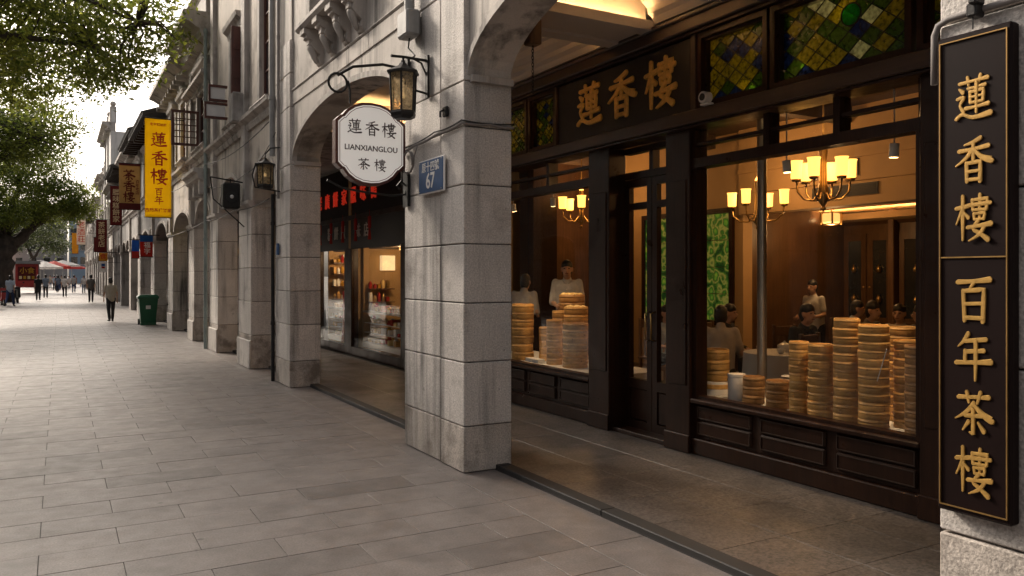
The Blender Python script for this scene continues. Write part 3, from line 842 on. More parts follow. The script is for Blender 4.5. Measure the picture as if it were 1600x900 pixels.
# --------------------------------------------------- dining room
MB().box(5.42, .6, -.02, 12.4, 16.4, .055).build('room_floor', 'floor_inside', TEA)
MB().box(5.36, .6, 4.0, 12.4, 16.4, 4.10).build('room_ceiling', 'ceiling_dark', TEA)
MB().box(5.36, .45, .03, 12.4, .6, 4.4).build('room_end_wall', 'cream_wall', TEA)
MB().box(5.36, 16.4, .03, 9.7, 16.55, 4.4).build('room_end_wall', 'cream_wall', TEA)
MB().box(9.5, 9.3, .055, 9.7, 16.4, 4.0).build('room_wall', 'cream_wall', TEA)
MB().box(9.7, 9.3, .055, 12.4, 9.5, 4.0).build('alcove_wall', 'cabinet', TEA)
MB().box(12.2, .6, .055, 12.4, 9.3, 4.0).build('alcove_wall', 'cabinet', TEA)
MB().box(9.4, .6, 2.66, 9.65, 9.3, 4.0).build('soffit', 'cream_wall', TEA)
MB().box(9.37, .6, 3.30, 9.40, 9.3, 3.37).build('soffit_moulding', 'cream_wall', TEA)
MB().box(9.37, .6, 2.98, 9.40, 9.3, 3.01).build('soffit_moulding', 'cream_wall', TEA)
MB().box(9.66, .6, 2.78, 12.2, 9.3, 2.84).build('alcove_ceiling', 'cream_wall', TEA)
MB().box(11.2, .7, 2.60, 11.9, 9.2, 2.63).build('alcove_cove', 'cream_wall', TEA)
MB().box(11.17, .7, 2.60, 11.199, 9.2, 2.70).build('cove_lip', 'cream_wall', TEA)
MB().box(11.25, .7, 2.632, 11.29, 9.2, 2.645).build('light_strip', 'cove_strip', TEA)
for y in (4.6, 7.2, 9.8, 12.4): MB().box(5.5, y, 3.78, 9.39, y+.18, 3.998).build('ceiling_joist', 'ceiling_dark', TEA)
for x in (6.7, 8.1): MB().box(x, .62, 3.84, x+.16, 16.38, 3.996).build('ceiling_joist', 'ceiling_dark', TEA)
# steel pole inside the window
MB().tube([(5.78, 5.42, .56), (5.78, 5.42, 3.99)], .045, 16).build('steel_column', 'steel', TEA, smooth='angle')
# partitions seen in the left window
MB().box(7.4, 12.3, .055, 7.9, 12.5, 4.0).build('partition', 'wood', TEA)
MB().box(8.2, 13.4, .055, 9.5, 13.55, 4.0).build('partition', 'wood_mid', TEA)
MB().box(6.4, 12.7, .055, 7.2, 12.82, 4.0).build('partition', 'cream_wall', TEA)
# display shelf behind both windows
MB().cbox(5.415, 3.30, .44, 6.0, 5.95, .55, .004).build('display_shelf', 'cloth_white', TEA)
MB().cbox(5.415, 7.45, .44, 6.3, 10.6, .55, .004).build('display_shelf', 'cloth_white', TEA)
# air vent in the soffit
v = MB().box(9.375, 6.8, 2.78, 9.398, 7.85, 2.94).build('air_vent', 'board_black', TEA)
for i in range(7):
    MB().box(9.362, 6.83, 2.795+i*.02, 9.376, 7.82, 2.801+i*.02).build('slat', 'iron', v)

# tube lamps standing behind the stained glass
for i, (a, b) in enumerate(((2.1, 3.3), (3.55, 4.6), (4.8, 5.5), (8.05, 8.55), (8.7, 9.4), (9.6, 10.2))):
    q = MB().tube([(5.62, a, 3.42), (5.62, b, 3.42)], .02, 8).build('transom_tube_lamp', 'transom_tube', TEA, smooth='angle')
    MB().cbox(5.60, a, 3.36, 5.64, b, 3.395, .004).build('lamp_batten', 'white_plastic', q)
for (y, z, r) in ((4.04, 3.70, .045), (4.50, 3.40, .03), (5.06, 3.34, .025)):
    MB().ball((5.28, y, z), r, 12, 8).build('transom_bulb', 'bulb', TEA, smooth=True)
# ------------------------------------------------------------------ the terrace beyond
def facade(name, label, y0, y1, piers, m, top, eave='cornice', wins=(), sillz=4.6, spring=2.95, crown=3.6, near=True, tiles=False, pil=True, win_m='wood_red', pediment=False, x=FX,
           warm=True, shop=True, group=None, pm='granite', rear=9.0, parapet=0, pointed=False):
    root = thing(name, label, 'building', (x+.2, (y0+y1)/2, 0), group=group)
    aw = x + .05
    for (a, b) in piers:
        if near:
            n = 5; z = [.002 + (spring+.05)*i/n for i in range(n+1)]
            pillar(root, a, b, spring+.05, z, None, pm, x, x+.42, plinth=True)
        else:
            MB().cbox(x, a, .002, x+.42, b, spring+.05, .01).build('pillar', pm, root)
        MB().profile_y([(x+.43, spring-.06), (x-.02, spring-.06), (x-.06, spring), (x-.06, spring+.06), (x+.43, spring+.06)], a-.03, b+.03).build('capital', 'moulding', root)
        if pil: MB().cbox(x-.04, (a+b)/2-.17, spring+.065, aw+.02, (a+b)/2+.17, top, .012).build('pilaster', 'moulding', root)
    edges = [y0] + [q for p in piers for q in p] + [y1]
    for i in range(0, len(edges), 2):
        a, b = edges[i], edges[i+1]
        if b - a < .3: continue
        MB().arch(a+.002, b-.002, spring+.06, crown, sillz-.002, aw, x+.40, 14 if near else 8).build('arch_wall', m, root)
        if near or b-a > 1: MB().archband(a+.03, b-.03, spring+.06, crown-.01, .09, aw-.03, aw+.02, 14 if near else 8).build('arch_moulding', 'moulding', root)
    for (a, b) in piers:
        MB().box(aw, a-.002+.004, spring+.061, x+.40, b-.002, sillz-.002).build('spandrel', m, root)
    wall_open(y0, y1, sillz, top, aw, x+.36, [w_[:4] for w_ in wins]).build('upper_wall', m, root)
    for w_ in wins:
        window(root, *w_[:4], x=aw, frame=win_m, pediment=pediment, detail=near, rws=4 if near else 3)
    # ledge below the windows
    MB().profile_y([(aw+.02, sillz-.24), (aw-.04, sillz-.24), (aw-.07, sillz-.16), (aw-.06, sillz-.12), (aw-.16, sillz-.06), (aw-.17, sillz-.0), (aw+.02, sillz-.0)], y0+.02, y1-.02).build('ledge', 'moulding', root)
    if eave == 'cornice':
        cornice(root, y0-.02, y1+.02, top, .62, .55, x=aw)
        n = max(2, int((y1-y0)/.55))
        for i in range(n):
            yy = y0+.2+(y1-y0-.4)*i/(n-1)
            MB().cbox(aw-.34, yy-.06, top+.05, aw-.03, yy+.06, top+.19, .01).build('modillion', 'moulding', root)
    elif eave == 'deep':
        cornice(root, y0-.03, y1+.03, top-.85, .35, .22, x=aw, name='architrave')
        cornice(root, y0-.05, y1+.05, top, .8, .62, x=aw)
        MB().cbox(aw-.10, y0+.02, top+.802, x+.36, y1-.02, top+1.35, .02).build('parapet', m, root)
        cornice(root, y0-.03, y1+.03, top+1.352, .22, .22, x=aw, name='parapet_cap')
    else:
        r = MB(); r.quadbox([(aw-.75, y0-.1, top-.05), (aw+2.5, y0-.1, top+1.1), (aw+2.5, y1+.1, top+1.1), (aw-.75, y1+.1, top-.05),
                             (aw-.75, y0-.1, top+.03), (aw+2.5, y0-.1, top+1.2), (aw+2.5, y1+.1, top+1.2), (aw-.75, y1+.1, top+.03)])
        rf = r.build('roof', 'old_tile', root)
        n = int((y1-y0)/.28)
        tl = MB()
        for i in range(n):
            yy = y0+.1+i*.28
            tl.tube([(aw-.78, yy, top+.03), (aw+2.4, yy, top+1.2)], .06, 6)
        tl.build('tile_row', 'old_tile', rf)
        n2 = int((y1-y0)/.6)
        for i in range(n2):
            yy = y0+.3+i*.6
            MB().box(aw-.62, yy-.05, top-.20, aw, yy+.05, top-.06).build('rafter_end', 'wood', root)
    if parapet:
        MB().cbox(aw+.02, y0+.05, top+.62, aw+.3, y1-.05, top+.62+parapet, .02).build('parapet', m, root)
        for yy in (y0+.3, (y0+y1)/2, y1-.3):
            MB().cbox(aw-.05, yy-.2, top+.62, aw+.36, yy+.2, top+.8+parapet, .02).build('parapet_pier', 'moulding', root)
            MB().ball((aw+.15, yy, top+1.0+parapet), .2, 8, 6).build('finial', 'moulding', root, smooth=True)
    MB().box(x+.37, y0+.01, 4.2, x+rear, y1-.01, top-.02).build('rear_mass', m, root)
    if shop and (near or warm):
        # shop wall at the back of the arcade
        sw = MB().box(5.5, y0+.01, .02, 5.7, y1-.01, 4.2).build('shop_wall', 'wood', root)
        n = max(1, int((y1-y0)/2.2)); ww = (y1-y0)/n
        for i in range(n):
            a, b = y0+i*ww+.25, y0+(i+1)*ww-.25
            MB().box(5.485, a, .35, 5.502, b, 2.3).build('shop_opening', 'pane_warm' if random.random() < .5 else 'wood_red', sw)
            if near and random.random() < .8:
                MB().ball((5.35, (a+b)/2, 2.55), .10, 8, 6).build('globe_lamp', 'lamp_shade_dim', sw, smooth=True)
                MB().tube([(5.35, (a+b)/2, 2.64), (5.35, (a+b)/2, 4.19)], .008, 5).build('lamp_rod', 'iron', sw)
    MB().box(x+.41, y0+.01, 4.10, 5.7, y1-.01, 4.195).build('arcade_ceiling', 'plaster_grey', root)
    return root

B2 = facade('shophouse_building', 'weathered grey shophouse right after the teahouse, with open shutters and two lanterns', 13.12, 19.62, [(14.91, 16.03), (18.4, 19.5)], 'plaster_warm', 8.2,
            'cornice', [(13.50, 14.22, 4.67, 6.75), (16.0, 16.95, 4.75, 6.45)], 4.6, 3.0, 3.72, shop=False)
B3 = facade('shophouse_building', 'narrow shophouse with the tall stepped cornice and lattice shutter', 19.64, 23.0, [(21.95, 22.9)], 'plaster_grey', 7.0,
            'deep', [(19.95, 21.4, 4.85, 6.55)], 4.7, 2.95, 3.55)
B4 = facade('shophouse_building', 'pale shophouse beside the large yellow banner', 23.02, 28.2, [(26.35, 27.5)], 'plaster', 6.9,
            'cornice', [(23.6, 24.6, 4.95, 6.5), (25.9, 26.9, 4.95, 6.5)], 4.7, 2.95, 3.5, pediment=True)
B5 = facade('shophouse_building', 'dark tiled-eave shophouse beyond the green bin', 28.22, 34.0, [(31.85, 33.1)], 'plaster_dark', 6.9,
            'tile', [(29.3, 30.3, 4.9, 6.4), (32.0, 33.0, 4.9, 6.4)], 4.7, 2.9, 3.5)
B6 = facade('shophouse_building', 'dark shophouse behind the tan banner', 34.02, 40.2, [(37.7, 38.9)], 'plaster_dark', 7.3,
            'tile', [(35.2, 36.2, 4.9, 6.6), (38.0, 39.0, 4.9, 6.6)], 4.7, 2.9, 3.5)
fl = [('grey shophouse behind the narrow maroon banners', 'plaster_grey', 'cornice'), ('dark shophouse further down the terrace, past the maroon banners', 'plaster_dark', 'tile'),
      ('pale shophouse behind the small white sign', 'plaster', 'cornice'), ('tall white building with a parapet and ball finials above the terrace', 'plaster_white', 'cornice'),
      ('grey shophouse just past the tall white building', 'plaster_grey', 'cornice'), ('far pale shophouse with a flat cornice near the street end', 'plaster', 'cornice'),
      ('far dark shophouse near the street end', 'plaster_dark', 'tile'), ('farthest grey shophouse closing the terrace', 'plaster_grey', 'cornice'), ('last pale shophouse at the end of the terrace', 'plaster_warm', 'cornice')]
yy = 40.22
for i, (lb, m, ev) in enumerate(fl):
    ln = (6.5, 7, 7.5, 9, 9, 10, 10, 12, 12)[i]
    a, b = yy, yy+ln-.02
    tall = i == 3
    pr = [(a+ln*.42, a+ln*.42+1.0)] if ln < 8 else [(a+ln*.28, a+ln*.28+1.0), (a+ln*.72, a+ln*.72+1.0)]
    ws = [(a+ln*.12, a+ln*.12+1, 4.9, 6.5), (a+ln*.62, a+ln*.62+1, 4.9, 6.5)]
    if tall: ws += [(a+ln*.12, a+ln*.12+1, 8.0, 9.8), (a+ln*.62, a+ln*.62+1, 8.0, 9.8)]
    tp = (7.0, 7.4, 6.8, 11.6, 9.0, 8.0, 7.5, 9, 8)[i]
    if tall:
        ws2 = [w_ for w_ in ws if w_[2] < 6]
        r = facade('shophouse_building', lb, a, b, pr, m, tp, ev, ws2, 4.7, 2.9, 3.5, near=False, parapet=.9)
    else:
        facade('shophouse_building', lb, a, b, pr, m, tp, ev, ws, 4.7, 2.9, 3.5, near=False, parapet=.5 if i in (4, 7) else 0)
    yy += ln
# opposite side of the street, mirrored in the shop windows
OPP = 0
for i, (a, ln, m, tp) in enumerate(((-16, 13, 'plaster_grey', 8.5), (-2.9, 13, 'plaster_dark', 8), (10.2, 14, 'plaster_grey', 9), (24.3, 15, 'plaster_dark', 8), (39.4, 16, 'plaster_grey', 9), (55.5, 18, 'plaster', 8), (73.6, 20, 'plaster_grey', 10))):
    lb = ['grey shophouse across the street behind the camera', 'dark shophouse straight across from the teahouse', 'grey shophouse across the street past the camera', 'dark shophouse across the street behind the first tree',
          'grey shophouse across the street behind the second tree', 'pale shophouse across the street behind the big trunk', 'far grey shophouse across the street'][i]
    n = 3
    pr = [(a+ln*(k+.5)/n-.5, a+ln*(k+.5)/n+.5) for k in range(n)]
    ws = [(a+ln*(k+.5)/n-.6, a+ln*(k+.5)/n+.6, 4.9, 6.6) for k in range(n)]
    r = facade('shophouse_building', lb, a, a+ln, pr, m, tp, 'cornice', ws, 4.7, 3.0, 3.7, near=False, warm=True, pil=False)
    r.rotation_euler = (0, 0, math.pi); r.location = (-11.5, a+ln/2, 0)
# what closes the street
def tower(label, x0, x1, y, h, m, fl_, cols):
    t = thing('distant_building', label, 'building', ((x0+x1)/2, y, 0), group='hazy blocks at the street end')
    MB().box(x0, y, 0, x1, y+12, h).build('wall', m, t)
    MB().box(x0-.3, y-.3, h, x1+.3, y+12.3, h+.5).build('roof_slab', 'facade_far', t)
    for i in range(fl_):
        for j in range(cols):
            cx = x0+(x1-x0)*(j+.5)/cols; cz = 4+(h-5)*i/fl_
            wn = MB().box(cx-.6, y-.05, cz, cx+.6, y-.005, cz+1.5).build('window', 'pane_dark', t)
            MB().box(cx-.7, y-.2, cz-.15, cx+.7, y-.005, cz-.02).build('sill', 'facade_far', wn)
tower('pale block at the far end of the street, behind the parasols', -9, 1.5, 205, 17, 'facade_far', 4, 4)
tower('bluish block at the far end, right of the pale one', 1.8, 7, 190, 14, 'facade_far_blue', 3, 3)
tower('pinkish block at the far end, left behind the trees', -22, -10, 190, 15, 'facade_far_pink', 3, 5)
# ------------------------------------------------------------------ signs
# gold name board over the shop door
sg = thing('shop_sign', 'long black name board with three large gold characters above the shop door', 'sign', (5.10, 6.78, 3.25))
MB().cbox(5.105, 5.66, 3.23, 5.138, 7.915, 3.905, .006).build('board', 'board_black', sg)
for i, ch in enumerate('蓮香樓'):
    yc = (7.28, 6.70, 6.08)[i]
    s_ = .46
    glyph(MB(), ch, (5.104, yc+s_*.5, 3.345), *STREET, s_, .018, 1.2).build('character', 'gold_bright', sg)
# tall maroon board on the right pillar
vb = thing('vertical_signboard', 'tall maroon board with seven gold characters on the rightmost pillar', 'sign', (2.97, 1.745, .80))
MB().cbox(2.955, 1.605, .80, 3.008, 1.885, 2.61, .008).build('board', 'board_maroon', vb)
fr = MB()
ya, yb, za, zb, t = 1.618, 1.872, .822, 2.588, .004
fr.box(2.948, ya, za, 2.957, ya+t, zb).box(2.948, yb-t, za, 2.957, yb, zb).box(2.948, ya+t, za, 2.957, yb-t, za+t).box(2.948, ya+t, zb-t, 2.957, yb-t, zb).box(2.949, ya+t, 1.765, 2.956, yb-t, 1.770)
fr.build('gold_border', 'gold_dull', vb)
for i, ch in enumerate('蓮香樓百年茶樓'):
    zc = (2.345, 2.118, 1.905, 1.60, 1.39, 1.175, .965)[i]
    s_ = .148
    glyph(MB(), ch, (2.955, 1.742+s_*.46, zc-s_*.5), -UY*.92, UZ*1.12, -UX, s_, .0045, 1.02).build('character', 'gold', vb)
# clamp and conduit above it
hk = thing('wall_clamp', 'small black clamp with a hook on the conduit above the tall maroon board', 'clamp', (2.96, 1.75, 2.66))
MB().cbox(2.94, 1.725, 2.66, 3.0, 1.765, 2.71, .006).build('body', 'iron', hk)
MB().cbox(2.92, 1.715, 2.70, 2.985, 1.745, 2.745, .006).build('jaw', 'iron', hk)
MB().tube([(2.955, 1.745, 2.66), (2.955, 1.745, 2.615)], .003, 6).build('hook', 'iron', hk)
MB().tube([(2.992, 1.0, 2.70), (2.992, 1.86, 2.69), (2.995, 1.905, 2.675), (2.998, 1.922, 2.64), (3.0, 1.925, 2.45)], .013, 8).build('conduit', 'wire_grey', smooth=True, label='grey conduit running across the rightmost pillar above the tall board', cat='conduit')
# round hanging sign
hs_ = thing('hanging_sign', 'white shield-shaped hanging sign with red-brown rim and dark lettering', 'sign', (2.615, 7.40, 2.57))
half = [(0, .40), (.09, .392), (.17, .365), (.235, .32), (.27, .28), (.283, .262), (.305, .255), (.352, .21), (.352, -.20), (.305, -.245), (.283, -.252), (.27, -.27), (.235, -.315), (.17, -.362), (.09, -.392)]
out_ = half + [(0, -.40)] + [(-x, z) for x, z in half[:0:-1]]
C0 = Vector((2.615, 7.38, 2.962))
MB().prism(out_, C0, UX, UZ, UY, .10).build('sign_box', 'red_brown_trim', hs_)
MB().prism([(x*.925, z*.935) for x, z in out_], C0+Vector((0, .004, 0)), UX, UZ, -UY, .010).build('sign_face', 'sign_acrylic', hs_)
ln = MB()
P = [(x*.885, z*.897) for x, z in out_]
ln.tube([(C0.x+x, C0.y-.0065, C0.z+z) for x, z in P + P[:1]], .0028, 4, cap=False); ln.build('fine_line', 'ink_red', hs_)
F0 = C0.y - .006
for i, ch in enumerate('蓮香樓'):
    s_ = .138
    glyph(MB(), ch, (C0.x-.235+i*.172-.002, F0, C0.z+.085-i*.004), *DOWN, s_, .004, .82).build('character', 'ink_dark', hs_)
text_mb('LIANXIANGLOU', (C0.x, F0, C0.z-.045), *DOWN, .073, .004, bold=.0010).build('lettering', 'ink_dark', hs_)
for i, ch in enumerate('茶樓'):
    s_ = .112
    glyph(MB(), ch, (C0.x-.135+i*.165, F0, C0.z-.255), *DOWN, s_, .004, .82).build('character', 'ink_dark', hs_)
br = MB()
zt = 3.74
br.tube([(3.01, 7.43, 3.74), (2.75, 7.43, 3.76), (2.45, 7.43, 3.70), (2.30, 7.43, 3.60)], .014, 8)
br.tube([(2.30+.09*math.cos(t), 7.43, 3.53+.09*math.sin(t)) for t in [k*math.pi/8 for k in range(3, 20)]], .012, 7)
br.tube([(2.40, 7.43, 3.56), (2.42, 7.43, 3.47), (2.42, 7.43, 3.345)], .011, 7)
br.tube([(2.85, 7.43, 3.75), (2.85, 7.43, 3.30)], .009, 7)
br.tube([(2.2, 7.43, 2.60), (2.35, 7.43, 2.53), (2.6, 7.43, 2.50), (2.85, 7.43, 2.48), (2.98, 7.43, 2.50), (3.0, 7.43, 2.58), (2.94, 7.43, 2.63), (2.90, 7.43, 2.58), (2.93, 7.43, 2.55)], .011, 7)
br.tube([(2.62, 7.43, 2.575), (2.62, 7.43, 2.50)], .008, 6)
br.box(2.985, 7.37, 2.38, 3.012, 7.49, 2.72)
br.box(2.985, 7.37, 3.60, 3.012, 7.49, 3.84)
br.build('scroll_bracket', 'iron', hs_, smooth='angle')
# street-number plate
pl = thing('number_plate', 'blue enamel street-number plate reading 67 on the near pillar', 'sign', (2.99, 6.78, 2.45))
MB().cbox(2.975, 6.49, 2.455, 2.993, 7.06, 2.775, .006).build('plate_rim', 'white_enamel', pl)
MB().cbox(2.969, 6.505, 2.467, 2.977, 7.045, 2.763, .003).build('plate_face', 'enamel_blue', pl)
text_mb('67', (2.9688, 6.775, 2.565), *STREET, .20, .003, bold=.003).build('number', 'white_enamel', pl)
text_mb('原十四號', (2.9688, 6.775, 2.695), *STREET, .098, .003, bold=.001).build('lettering', 'white_enamel', pl)
for y in (6.53, 7.02):
    for z in (2.48, 2.75): MB().tube([(2.9695, y, z), (2.964, y, z)], .006, 8).build('screw', 'steel', pl)
pb = MB().cbox(2.975, 12.74, 2.02, 3.005, 12.86, 2.20, .006).build('small_plate', 'enamel_blue', label='small blue plate on the second pillar', cat='sign')

# banners hung across the pavement
def banner(name, label, x0, x1, y, z0, z1, m, chars=None, ink='banner_red_ink', border=None, pole=True, txt=None, small=None, glyphs=None, wallx=3.0):
    b = thing(name, label, 'banner', ((x0+x1)/2, y, z0), group='banners hung along the arcade')
    nx, nz = 10, 24
    mb = MB()
    ph = random.uniform(0, 6)
    def dy(u, v): return (.018*math.sin(u*5+ph) + .012*math.sin(v*7+ph*2)) * (1.15 - v)*1.2
    for sde in (0, .006):
        for j in range(nz+1):
            for i in range(nx+1):
                u, v = i/nx, j/nz
                mb.v.append((x0+(x1-x0)*u, y+dy(u, v)+sde, z0+(z1-z0)*v))
    n1 = (nx+1)*(nz+1)
    for j in range(nz):
        for i in range(nx):
            a = j*(nx+1)+i
            mb.f.append((a, a+1, a+nx+2, a+nx+1)); mb.f.append((n1+a, n1+a+nx+1, n1+a+nx+2, n1+a+1))
    ring = [i for i in range(nx+1)] + [j*(nx+1)+nx for j in range(1, nz+1)] + [nz*(nx+1)+i for i in range(nx-1, -1, -1)] + [j*(nx+1) for j in range(nz-1, 0, -1)]
    for k in range(len(ring)):
        a, c = ring[k], ring[(k+1) % len(ring)]
        mb.f.append((a, n1+a, n1+c, c))
    cl = mb.build('cloth', m, b, smooth=True)
    if border:
        for (za, zb_) in border[1]:
            MB().box(x0-.004, y-.045, za, x1+.004, y-.03, zb_).build('border_strip', border[0], b)
    MB().tube([(x0-.08, y, z1+.02), (wallx+.1, y, z1+.02)], .016, 7).build('pole', 'iron', b)
    MB().tube([(x0-.02, y, z0-.01), (x1+.02, y, z0-.01)], .012, 6).build('bottom_rod', 'iron', b)
    if glyphs:
        for (ch, u, zc, s_) in glyphs:
            glyph(MB(), ch, (x0+(x1-x0)*u-s_*.5, y-.05, zc-s_*.5), *DOWN, s_, .006, 1.0).build('character', ink, b)
    for (t_, u, zc, s_, mm) in (txt or []):
        text_mb(t_, (x0+(x1-x0)*u, y-.05, zc), *DOWN, s_, .004, bold=.002).build('lettering', mm, b)
    return b
banner('hanging_banner', 'large bright yellow vertical banner with red characters', 2.03, 2.70, 24.0, 3.30, 6.0, 'banner_yellow',
       glyphs=[('蓮', .52, 5.42, .40), ('香', .52, 4.92, .40), ('樓', .52, 4.42, .42), ('百', .52, 4.0, .20), ('年', .52, 3.76, .22)],
       txt=[('老字號始於', .5, 5.84, .085, 'banner_red_ink'), ('西關茶樓餅家', .5, 3.48, .112, 'banner_red_ink')])
banner('hanging_banner', 'tan banner with maroon characters and maroon ends', 1.92, 2.64, 33.0, 4.15, 5.85, 'banner_tan', border=('banner_maroon', [(4.15, 4.38), (5.78, 5.85)]),
       glyphs=[('茶', .45, 5.42, .40), ('香', .45, 5.02, .40), ('樓', .45, 4.62, .38)], ink='banner_maroon', txt=[('百\n年\n老\n店', .86, 4.98, .14, 'banner_maroon')])
banner('hanging_banner', 'narrow maroon banner just behind the tan banner', 1.97, 2.45, 40.0, 3.95, 5.7, 'banner_maroon', txt=[('臘\n味\n糕\n餅\n家', .5, 4.8, .30, 'cream_ink')])
banner('hanging_banner', 'maroon banner hanging above the small white sign', 1.69, 2.22, 48.0, 2.95, 4.65, 'banner_maroon', txt=[('茶\n餅\n老\n店', .5, 3.85, .34, 'cream_ink')])
banner('hanging_banner', 'far white banner with red characters between tree and terrace', 1.15, 1.75, 70.0, 4.05, 6.0, 'banner_white', txt=[('老\n酒\n莊', .5, 5.0, .55, 'banner_red_ink')])
banner('hanging_banner', 'far ochre banner left of the white one', .95, 1.45, 80.0, 3.6, 5.4, 'banner_orange')
banner('hanging_banner', 'far small maroon banner right of the white one', 2.05, 2.6, 62.0, 3.3, 4.3, 'banner_maroon')
banner('hanging_banner', 'small red banner with blue top band and white characters', 2.47, 2.88, 31.0, 2.36, 3.10, 'banner_red', border=('banner_blue', [(2.88, 3.10)]), txt=[('福\n字', .55, 2.64, .22, 'white_enamel')])
banner('hanging_banner', 'small blue and red banner next to the red one', 2.42, 2.68, 34.0, 2.36, 3.05, 'banner_blue', border=('banner_red', [(2.36, 2.62)]))
banner('hanging_banner', 'small yellow banner above the white square sign', 1.90, 2.33, 50.0, 2.50, 2.95, 'banner_orange', txt=[('食', .5, 2.72, .34, 'banner_red_ink')])
ws = thing('square_sign', 'small white square sign with blue print far along the arcade', 'sign', (2.11, 50.0, 1.88))
MB().cbox(1.89, 49.97, 1.88, 2.33, 50.03, 2.46, .01).build('panel', 'white_enamel', ws)
MB().box(2.03, 49.955, 2.2, 2.2, 49.968, 2.34).build('print', 'banner_blue', ws)
MB().box(2.03, 49.955, 2.08, 2.2, 49.968, 2.18).build('print', 'banner_red', ws)
MB().tube([(2.33, 50, 2.4), (3.0, 50, 2.4)], .012, 6).build('bracket', 'iron', ws)

# ------------------------------------------------------------------ lanterns
def lantern(label, x, y, ztop, h, wd, arm='up'):
    t = thing('wall_lantern', label, 'lantern', (x, y, ztop-h), group='iron lanterns on the arcade')
    k = wd/2
    n = 6
    b = MB().lathe([(k*.6, -.02), (k*.9, 0), (k*.97, .03), (k*.93, .05)], n, (x, y, ztop-h)); b.build('bottom', 'iron', t)
    c = MB()
    zb_, zt_ = ztop-h+.05, ztop-h*.24
    for i in range(n):
        a = 2*math.pi*i/n
        c.tube([(x+k*.88*math.cos(a), y+k*.88*math.sin(a), zb_), (x+k*.98*math.cos(a), y+k*.98*math.sin(a), zt_)], .010, 6)
    c.build('cage_bar', 'iron', t)
    g = MB().lathe([(k*.84, zb_-ztop+h+.001), (k*.94, zt_-ztop+h)], n, (x, y, ztop-h)); g.f = g.f[:-2]; g.build('glass_pane', 'lantern_glass', t)
    MB().lathe([(k*1.2, 0), (k*1.22, .02), (k*.75, h*.10), (k*.35, h*.15), (k*.30, h*.18), (.02, h*.21), (.02, h*.24)], n, (x, y, zt_)).build('roof', 'iron', t)
    MB().tube([(x, y, zb_), (x, y, zb_+.12)], .022, 8).build('candle', 'cloth_white', t)
    MB().ball((x, y, zb_+.145), .022, 8, 6, (1, 1, 1.4)).build('bulb', 'candle_glow', t, smooth=True)
    ar = MB()
    if arm == 'up':
        ar.tube([(x-.12, y, ztop+.03), (x, y, ztop+.035), (3.01, y, ztop+.03)], .013, 7)
        ar.tube([(3.0, y, ztop-.12), (2.94, y, ztop+.0), (x+.10, y, ztop+.03)], .009, 6)
        ar.box(2.99, y-.03, ztop-.32, 3.012, y+.03, ztop+.08)
        ar.tube([(x, y, ztop-.01), (x, y, ztop+.04)], .012, 6)
        ar.tube([(3.0, y, ztop-.28), (x+k*.9, y, ztop-.26)], .011, 6)
    else:
        ar.tube([(x, y, ztop-.01), (x, y, ztop+.06), (x+.08, y, ztop+.16), (3.01, y, ztop+.18)], .011, 7)
        ar.tube([(x-k*1.15, y, zt_), (x-k*1.5, y, zt_-.16), (x-k*1.2, y, zb_-.05), (3.01, y, zb_-.10)], .012, 6)
    ar.build('bracket', 'iron', t, smooth='angle')
    return t
lantern('large six-sided iron lantern on the near pillar beside the hanging sign', 2.76, 6.92, 3.68, .52, .26)
lantern('smaller iron lantern on the drainpipe corner past the arch', 2.78, 12.7, 3.52, .46, .26, 'hoop')
# lantern-like loudspeaker on the next pillar
sp = thing('wall_speaker', 'black box loudspeaker on a bracket above the second narrow arch', 'speaker', (2.72, 15.4, 2.88))
MB().cbox(2.60, 15.3, 2.92, 2.90, 15.6, 3.40, .03).build('cabinet', 'iron', sp)
MB().tube([(2.75, 15.298, 3.14), (2.75, 15.285, 3.14)], .10, 18).build('cone', 'rubber', sp)
MB().ball((2.75, 15.285, 3.14), .035, 8, 6).build('dust_cap', 'white_plastic', sp, smooth=True)
MB().tube([(2.40, 15.45, 3.50), (3.02, 15.45, 3.42)], .014, 6).tube([(2.75, 15.45, 3.40), (2.75, 15.45, 3.48)], .012, 6).tube([(2.40, 15.45, 3.50), (2.45, 15.45, 3.1), (3.0, 15.45, 2.6)], .012, 6).build('bracket', 'iron', sp)

# ------------------------------------------------------------------ pipes, boxes, cables
def pipe(label, y, z0, z1, m, r=.045, x=2.955, cat='pipe'):
    p = thing('drain_pipe', label, cat, (x, y, z0), group='drainpipes on the facades')
    MB().tube([(x, y, z0), (x, y, z1)], r, 10).build('tube', m, p, smooth='angle')
    z = z0+.9
    while z < z1:
        MB().tube([(x, y, z), (x, y, z+.06)], r*1.25, 10).build('collar', m, p, smooth='angle'); z += 1.6
    return p
pipe('grey drainpipe at the corner past the second pillar', 13.0, 3.6, 8.5, 'pipe_grey')
pipe('thin grey conduit beside the corner drainpipe', 12.72, 2.9, 8.5, 'wire_grey', .022, 2.985)
pipe('greenish drainpipe between the second and third buildings', 19.6, .0, 7.4, 'pipe_green', .042, 2.94)
pipe('dark downpipe in the corner by the second pillar base', 13.085, .0, 3.0, 'iron', .03, 2.985)
jb = thing('meter_box', 'weathered grey meter box with cable tube high on the near pillar', 'box', (2.94, 7.2, 3.98))
MB().cbox(2.86, 7.08, 3.99, 3.008, 7.34, 4.24, .02).build('box', 'pipe_grey', jb)
MB().tube([(2.94, 7.21, 4.24), (2.94, 7.21, 5.2)], .05, 10).build('tube', 'pipe_grey', jb, smooth='angle')
MB().tube([(2.94, 7.21, 3.99), (2.94, 7.24, 3.90), (2.95, 7.16, 3.84), (2.93, 7.05, 3.78), (2.86, 6.95, 3.72)], .008, 6).build('cable', 'wire', jb)
